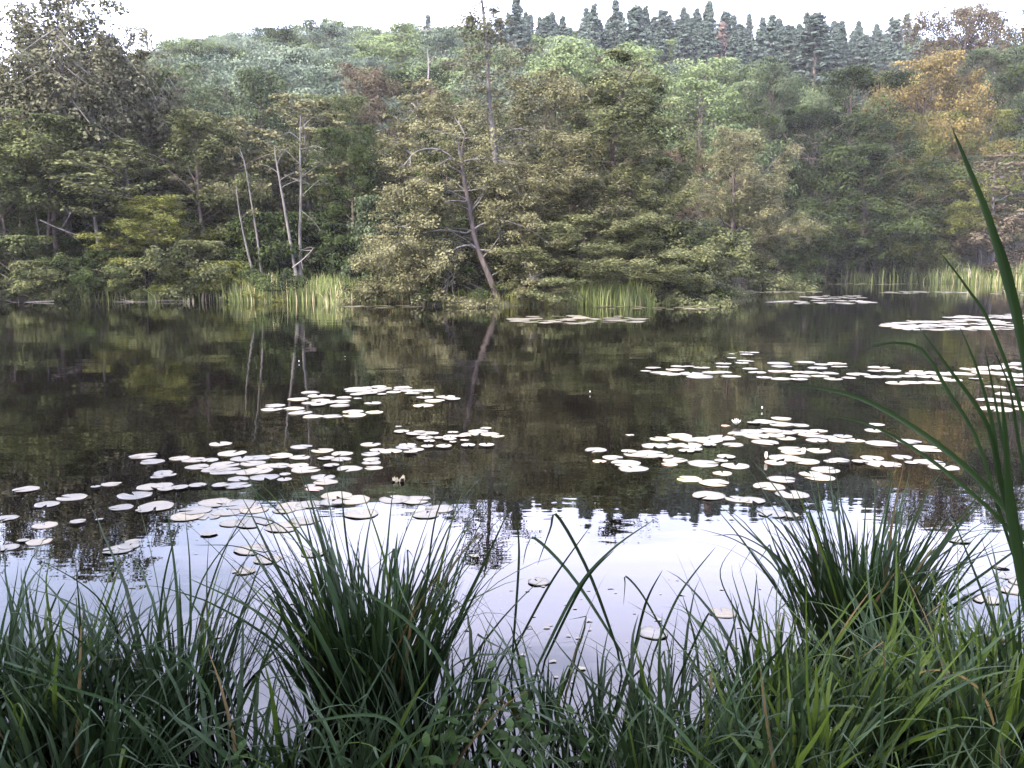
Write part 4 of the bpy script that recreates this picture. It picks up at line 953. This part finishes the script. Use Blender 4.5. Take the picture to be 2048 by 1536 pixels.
TR = [ # path (root to tip), width px, material
 ([(1235, 1300), (1180, 1150), (1115, 1032), (1100, 1060), (1075, 1130)], 12, 'sedge'),
 ([(1025, 1308), (1038, 1113), (1030, 1016)], 9, 'sedge'),
 ([(1077, 1328), (1153, 1180), (1225, 1098), (1312, 1037)], 12, 'sedge_pale'),
 ([(1030, 1298), (1102, 1165), (1179, 1055)], 9, 'sedge'),
 ([(1240, 1300), (1150, 1160), (1075, 1080), (1055, 1090), (1046, 1130)], 12, 'sedge_pale'),
 ([(1090, 1320), (1165, 1170), (1228, 1100)], 10, 'sedge'),
 ([(1307, 1308), (1358, 1190), (1432, 1093)], 9, 'sedge_pale'),
 ([(1266, 1310), (1292, 1205), (1325, 1140)], 10, 'sedge'),
 ([(1330, 1270), (1285, 1190), (1252, 1153), (1250, 1170), (1247, 1210)], 7, 'sedge'),
 ([(1490, 1330), (1505, 1240), (1514, 1145)], 9, 'sedge'),
 ([(1400, 1370), (1390, 1280), (1365, 1190)], 10, 'sedge'),
 ([(1440, 1340), (1465, 1260), (1478, 1205)], 8, 'sedge'),
 ([(1350, 1370), (1410, 1240), (1420, 1230)], 9, 'sedge'),
 ([(1555, 1330), (1490, 1250), (1440, 1150), (1475, 1085)], 6, 'sedge'),
 ([(1600, 1300), (1560, 1150), (1480, 1085), (1400, 1058)], 6, 'sedge_pale'),
 ([(1610, 1290), (1570, 1140), (1490, 1075), (1425, 1072)], 6, 'sedge'),
 ([(1630, 1280), (1600, 1130), (1540, 1040), (1490, 1010)], 7, 'sedge'),
 ([(1690, 1260), (1650, 1120), (1610, 1020), (1590, 975)], 8, 'sedge_lime'),
 ([(1740, 1250), (1790, 1120), (1840, 990)], 8, 'sedge'),
 ([(1780, 1270), (1850, 1130), (1960, 1010)], 6, 'sedge_pale'),
 ([(1800, 1280), (1870, 1160), (2000, 1085)], 6, 'sedge'),
 ([(360, 1420), (355, 1200), (335, 1022)], 14, 'sedge_pale'),
 ([(310, 1400), (325, 1180), (358, 1045)], 9, 'sedge'),
 ([(362, 1380), (440, 1120), (530, 975)], 6, 'sedge'),
 ([(345, 1400), (400, 1170), (500, 1035)], 7, 'sedge_pale'),
 ([(470, 1440), (430, 1280), (355, 1170)], 11, 'sedge_pale'),
 ([(700, 1480), (560, 1260), (375, 1155)], 13, 'sedge_pale'),
 ([(165, 1400), (160, 1240), (152, 1140)], 10, 'sedge'),
 ([(270, 1360), (200, 1200), (60, 1110)], 7, 'sedge'),
 ([(60, 1330), (110, 1200), (130, 1165)], 8, 'sedge'),
 ([(680, 1400), (640, 1200), (580, 1040), (520, 965)], 9, 'sedge_lime'),
 ([(690, 1380), (640, 1180), (560, 1050), (430, 1030)], 7, 'sedge_pale'),
 ([(640, 1350), (600, 1180), (500, 1100), (390, 1090)], 6, 'sedge'),
 ([(700, 1300), (640, 1120), (520, 990), (470, 975)], 6, 'sedge_pale'),
 ([(780, 1350), (775, 1150), (725, 985)], 10, 'sedge_lime'),
 ([(830, 1400), (850, 1200), (870, 1040), (905, 960)], 8, 'sedge'),
 ([(850, 1380), (900, 1180), (985, 1000)], 6, 'sedge_pale'),
 ([(800, 1330), (790, 1150), (795, 1065)], 14, 'sedge_pale'),
 ([(960, 1480), (860, 1290), (740, 1190), (690, 1200)], 14, 'sedge_pale'),
 ([(440, 1500), (560, 1250), (530, 1200), (480, 1320)], 9, 'sedge'),
 ([(560, 1530), (545, 1400), (530, 1330)], 18, 'sedge_lime'),
 ([(440, 1536), (420, 1390), (330, 1300), (180, 1290)], 12, 'sedge_pale'),
 ([(330, 1530), (250, 1420), (120, 1370), (0, 1330)], 14, 'sedge_pale'),
 ([(860, 1560), (780, 1440), (640, 1440), (520, 1480)], 13, 'sedge_pale'),
 ([(690, 1600), (780, 1500), (900, 1435), (1000, 1430)], 12, 'sedge_pale'),
 ([(520, 1560), (700, 1530), (640, 1500)], 12, 'sedge_pale'),
 ([(1230, 1560), (1260, 1450), (1295, 1415)], 14, 'sedge_pale'),
 ([(1760, 1560), (1765, 1420), (1762, 1335)], 13, 'sedge_pale'),
 ([(1880, 1560), (1900, 1440), (1880, 1420), (1870, 1500)], 12, 'sedge_pale'),
 ([(1640, 1420), (1780, 1330), (2030, 1300)], 8, 'sedge_pale'),
 ([(1700, 1500), (1760, 1360), (1850, 1280), (1890, 1240)], 10, 'sedge_lime'),
 ([(1630, 1540), (1615, 1390), (1612, 1150)], 12, 'sedge_lime'),
 ([(1930, 1440), (1920, 1300), (1915, 1080)], 8, 'sedge_lime'),
 ([(2040, 1400), (1970, 1200), (1900, 1020)], 12, 'sedge'),
 ([(1650, 1560), (1655, 1440), (1640, 1360)], 13, 'sedge_lime'),
 ([(2000, 1500), (1960, 1380), (1860, 1340), (1760, 1400)], 9, 'straw'),
]
b0 = on_plane(1020, 1560); eb = empty('sedge_clump', (b0[0], b0[1], float(ground(b0[0], b0[1]))))
tag(eb, 'long single sedge blades, arching and crossing over the bright water all along the bank', 'sedge')
for q, (path, wp, mk) in enumerate(TR):
    d0 = on_plane(*path[0])[1]*.93; d0 = min(max(d0, 2.2), 3.6); px_blade(path, d0, d0 + random.uniform(-.25, .2), wp*.52, mk, eb)
# cattail at the right edge, close to the camera
b0 = at_dist(2130, 1700, 1.7); eb = empty('cattail_plant', (b0[0], 1.7, float(ground(b0[0], 1.7))))
tag(eb, 'tall dark cattail leaves close to the camera at the right edge', 'cattail')
CT = [([(2100, 1150), (2075, 860), (2040, 660), (2010, 545), (1975, 430), (1935, 330), (1905, 258)], 26),
 ([(2090, 1150), (2070, 860), (2046, 690), (2020, 560), (2000, 490), (1982, 440)], 24),
 ([(2090, 1250), (2060, 900), (1990, 670), (1930, 570), (1880, 505)], 13),
 ([(2095, 1300), (2048, 1130), (2005, 980), (1975, 850), (1900, 740), (1838, 655)], 22),
 ([(2100, 1320), (2010, 1060), (1955, 880), (1900, 790), (1850, 705), (1800, 686), (1755, 690), (1722, 699)], 13),
 ([(2110, 1200), (2040, 1060), (1960, 960), (1850, 870), (1740, 805), (1650, 778), (1575, 772)], 22),
 ([(2110, 1230), (2030, 1075), (1930, 975), (1840, 905), (1740, 850), (1640, 828)], 14),
 ([(2100, 1340), (2040, 1130), (2000, 950), (1985, 850), (1955, 740), (1920, 655)], 18),
 ([(2110, 1340), (2050, 1120), (2020, 960), (1990, 800), (1970, 700)], 14),
 ([(2090, 1400), (2050, 1200), (2020, 1020), (2012, 880), (2000, 770)], 24),
 ([(2120, 1300), (2080, 1100), (2040, 900), (2020, 780), (1990, 705)], 12)]
for path, wp in CT: px_blade(path, 1.75, 1.6, wp*(.8 if wp > 23 else .55), 'cattail', eb)
# short grass fill over the near bank
a = Acc()
for _ in range(1500):
    Y = brs.uniform(1.9, 2.75); x_ = brs.uniform(-1, 1)*(Y*.68+.2); z = float(ground(x_, Y))
    if z < -.03 or (brs.random() < .45 and z < .02): continue
    h = brs.uniform(.12, .42); az_ = brs.uniform(0, 6.28); ln = brs.uniform(.2, .9)*h
    s = np.linspace(0, 1, 5)[:, None]
    P = np.array([x_, Y, z-.01]) + s*[0, 0, h] + s**2*[math.cos(az_)*ln, math.sin(az_)*ln, -ln*.45]
    strip(P, brs.uniform(.002, .006)*np.array([.8, 1, .9, .6, .05]), (math.cos(az_+1.57), math.sin(az_+1.57), 0), brs.uniform(.1, 1), a)
tag(link('grass', a.mesh('grass', M['sedge'])), 'short green grass filling the near bank between the sedges', 'grass', kind='stuff')
# nettles
def leaf_blade(seed):
    rs = np.random.default_rng(seed); n = 9; v = []; f = []
    for k in range(n+1):
        s = k/n; wd = .30*math.sin(math.pi*min(s*.9+.06, 1))**.8*(1-s*.35); tooth = (.035 if k % 2 else 0)
        z = -.28*s*s
        v += [(s, -(wd+tooth), z-.03), (s, 0, z+.02), (s, wd+tooth, z-.03)]
    for k in range(n): f += [(3*k, 3*k+1, 3*k+4, 3*k+3), (3*k+1, 3*k+2, 3*k+5, 3*k+4)]
    return mesh_from('leaf', np.array(v), np.array(f), M['nettle'], np.full(len(f), rs.uniform(.3, .8)), True)
NL = [leaf_blade(i_) for i_ in range(4)]
def nettle(px, py, h, label, seed):
    rs = np.random.default_rng(seed); x_, y_ = base_at(px, py); z = max(float(ground(x_, y_)), 0)-.02
    e = empty('nettle_plant', (x_, y_, z)); tag(e, label, 'nettle'); lx, ly = rs.normal()*.06, rs.normal()*.05
    a = Acc(); s = np.linspace(0, 1, 7); P = np.stack([lx*s**1.5, ly*s**1.5, h*s], -1); tube(a, P, .004*np.linspace(1, .5, 7), 5, .5); link('stem', a.mesh('stem', M['nettle']), e)
    lv = 8
    for k in range(lv):
        f = .25+.75*k/(lv-1)
        for sgn in (0, 1):
            o = link('leaf', NL[rs.integers(4)], e); o.location = (lx*f**1.5, ly*f**1.5, h*f); L_ = .085*(1.15-.65*f)*rs.uniform(.8, 1.2)
            o.scale = (L_, L_, L_); o.rotation_euler = (rs.normal()*.2, rs.uniform(-.35, .2)-(.5 if k == lv-1 else 0), k*1.57+sgn*3.14+rs.normal()*.2)
NT = [(985, 1560, .44, 'nettle at the bottom centre, tallest with fresh toothed leaves'), (1045, 1530, .36, 'nettle just right of the tallest one at the bottom centre'),
 (925, 1600, .34, 'nettle left of the tallest one at the bottom centre'), (1100, 1610, .30, 'low nettle at the bottom right of the nettle patch'), (1010, 1640, .3, 'low nettle at the bottom edge in front of the tallest one'),
 (1185, 1600, .26, 'small nettle under the sedge right of centre'), (1600, 1620, .26, 'small nettle at the bottom edge under the bright sedges'),
 (475, 1620, .24, 'small nettle at the bottom edge left of the big left tussock'), (880, 1660, .28, 'dark low nettle at the bottom edge left of centre'), (1480, 1610, .24, 'small nettle at the bottom edge right of centre')]
for q, (px, py, h, lab) in enumerate(NT): nettle(px, py, h, lab, 70+q)
# fallen brown reed stem
a = Acc(); P = np.array([on_plane(1860, 1258, .05), on_plane(1930, 1268, .06), on_plane(2010, 1282, .07), on_plane(2070, 1290, .06)]); b = P[0].copy()
tube(a, smooth_path(P-b, 8), np.full(8, .011), 6, .5); o = link('fallen_reed_stem', a.mesh('fallen_reed_stem', M['straw'], True)); o.location = b
tag(o, 'brown fallen reed stem lying level across the sedges right of the right tussock', 'reed stem')

# ------------------------------------------------------------------ haze
m, t = newmat('haze_air'); pv = N('ShaderNodeVolumePrincipled', t); pv.inputs['Color'].default_value = (.93, .93, 1., 1); pv.inputs['Density'].default_value = HAZE
pv.inputs['Anisotropy'].default_value = 0.
o = N('ShaderNodeOutputMaterial', t); t.links.new(pv.outputs[0], o.inputs['Volume'])
hv = [(x, y, z) for x in (-950, 950) for y in (-950, 950) for z in (-2.5, 78)]
hf = [(0, 1, 3, 2), (4, 6, 7, 5), (0, 4, 5, 1), (2, 3, 7, 6), (0, 2, 6, 4), (1, 5, 7, 3)]
tag(link('haze', mesh_from('haze', np.array(hv, float), hf, m)), kind='stuff')
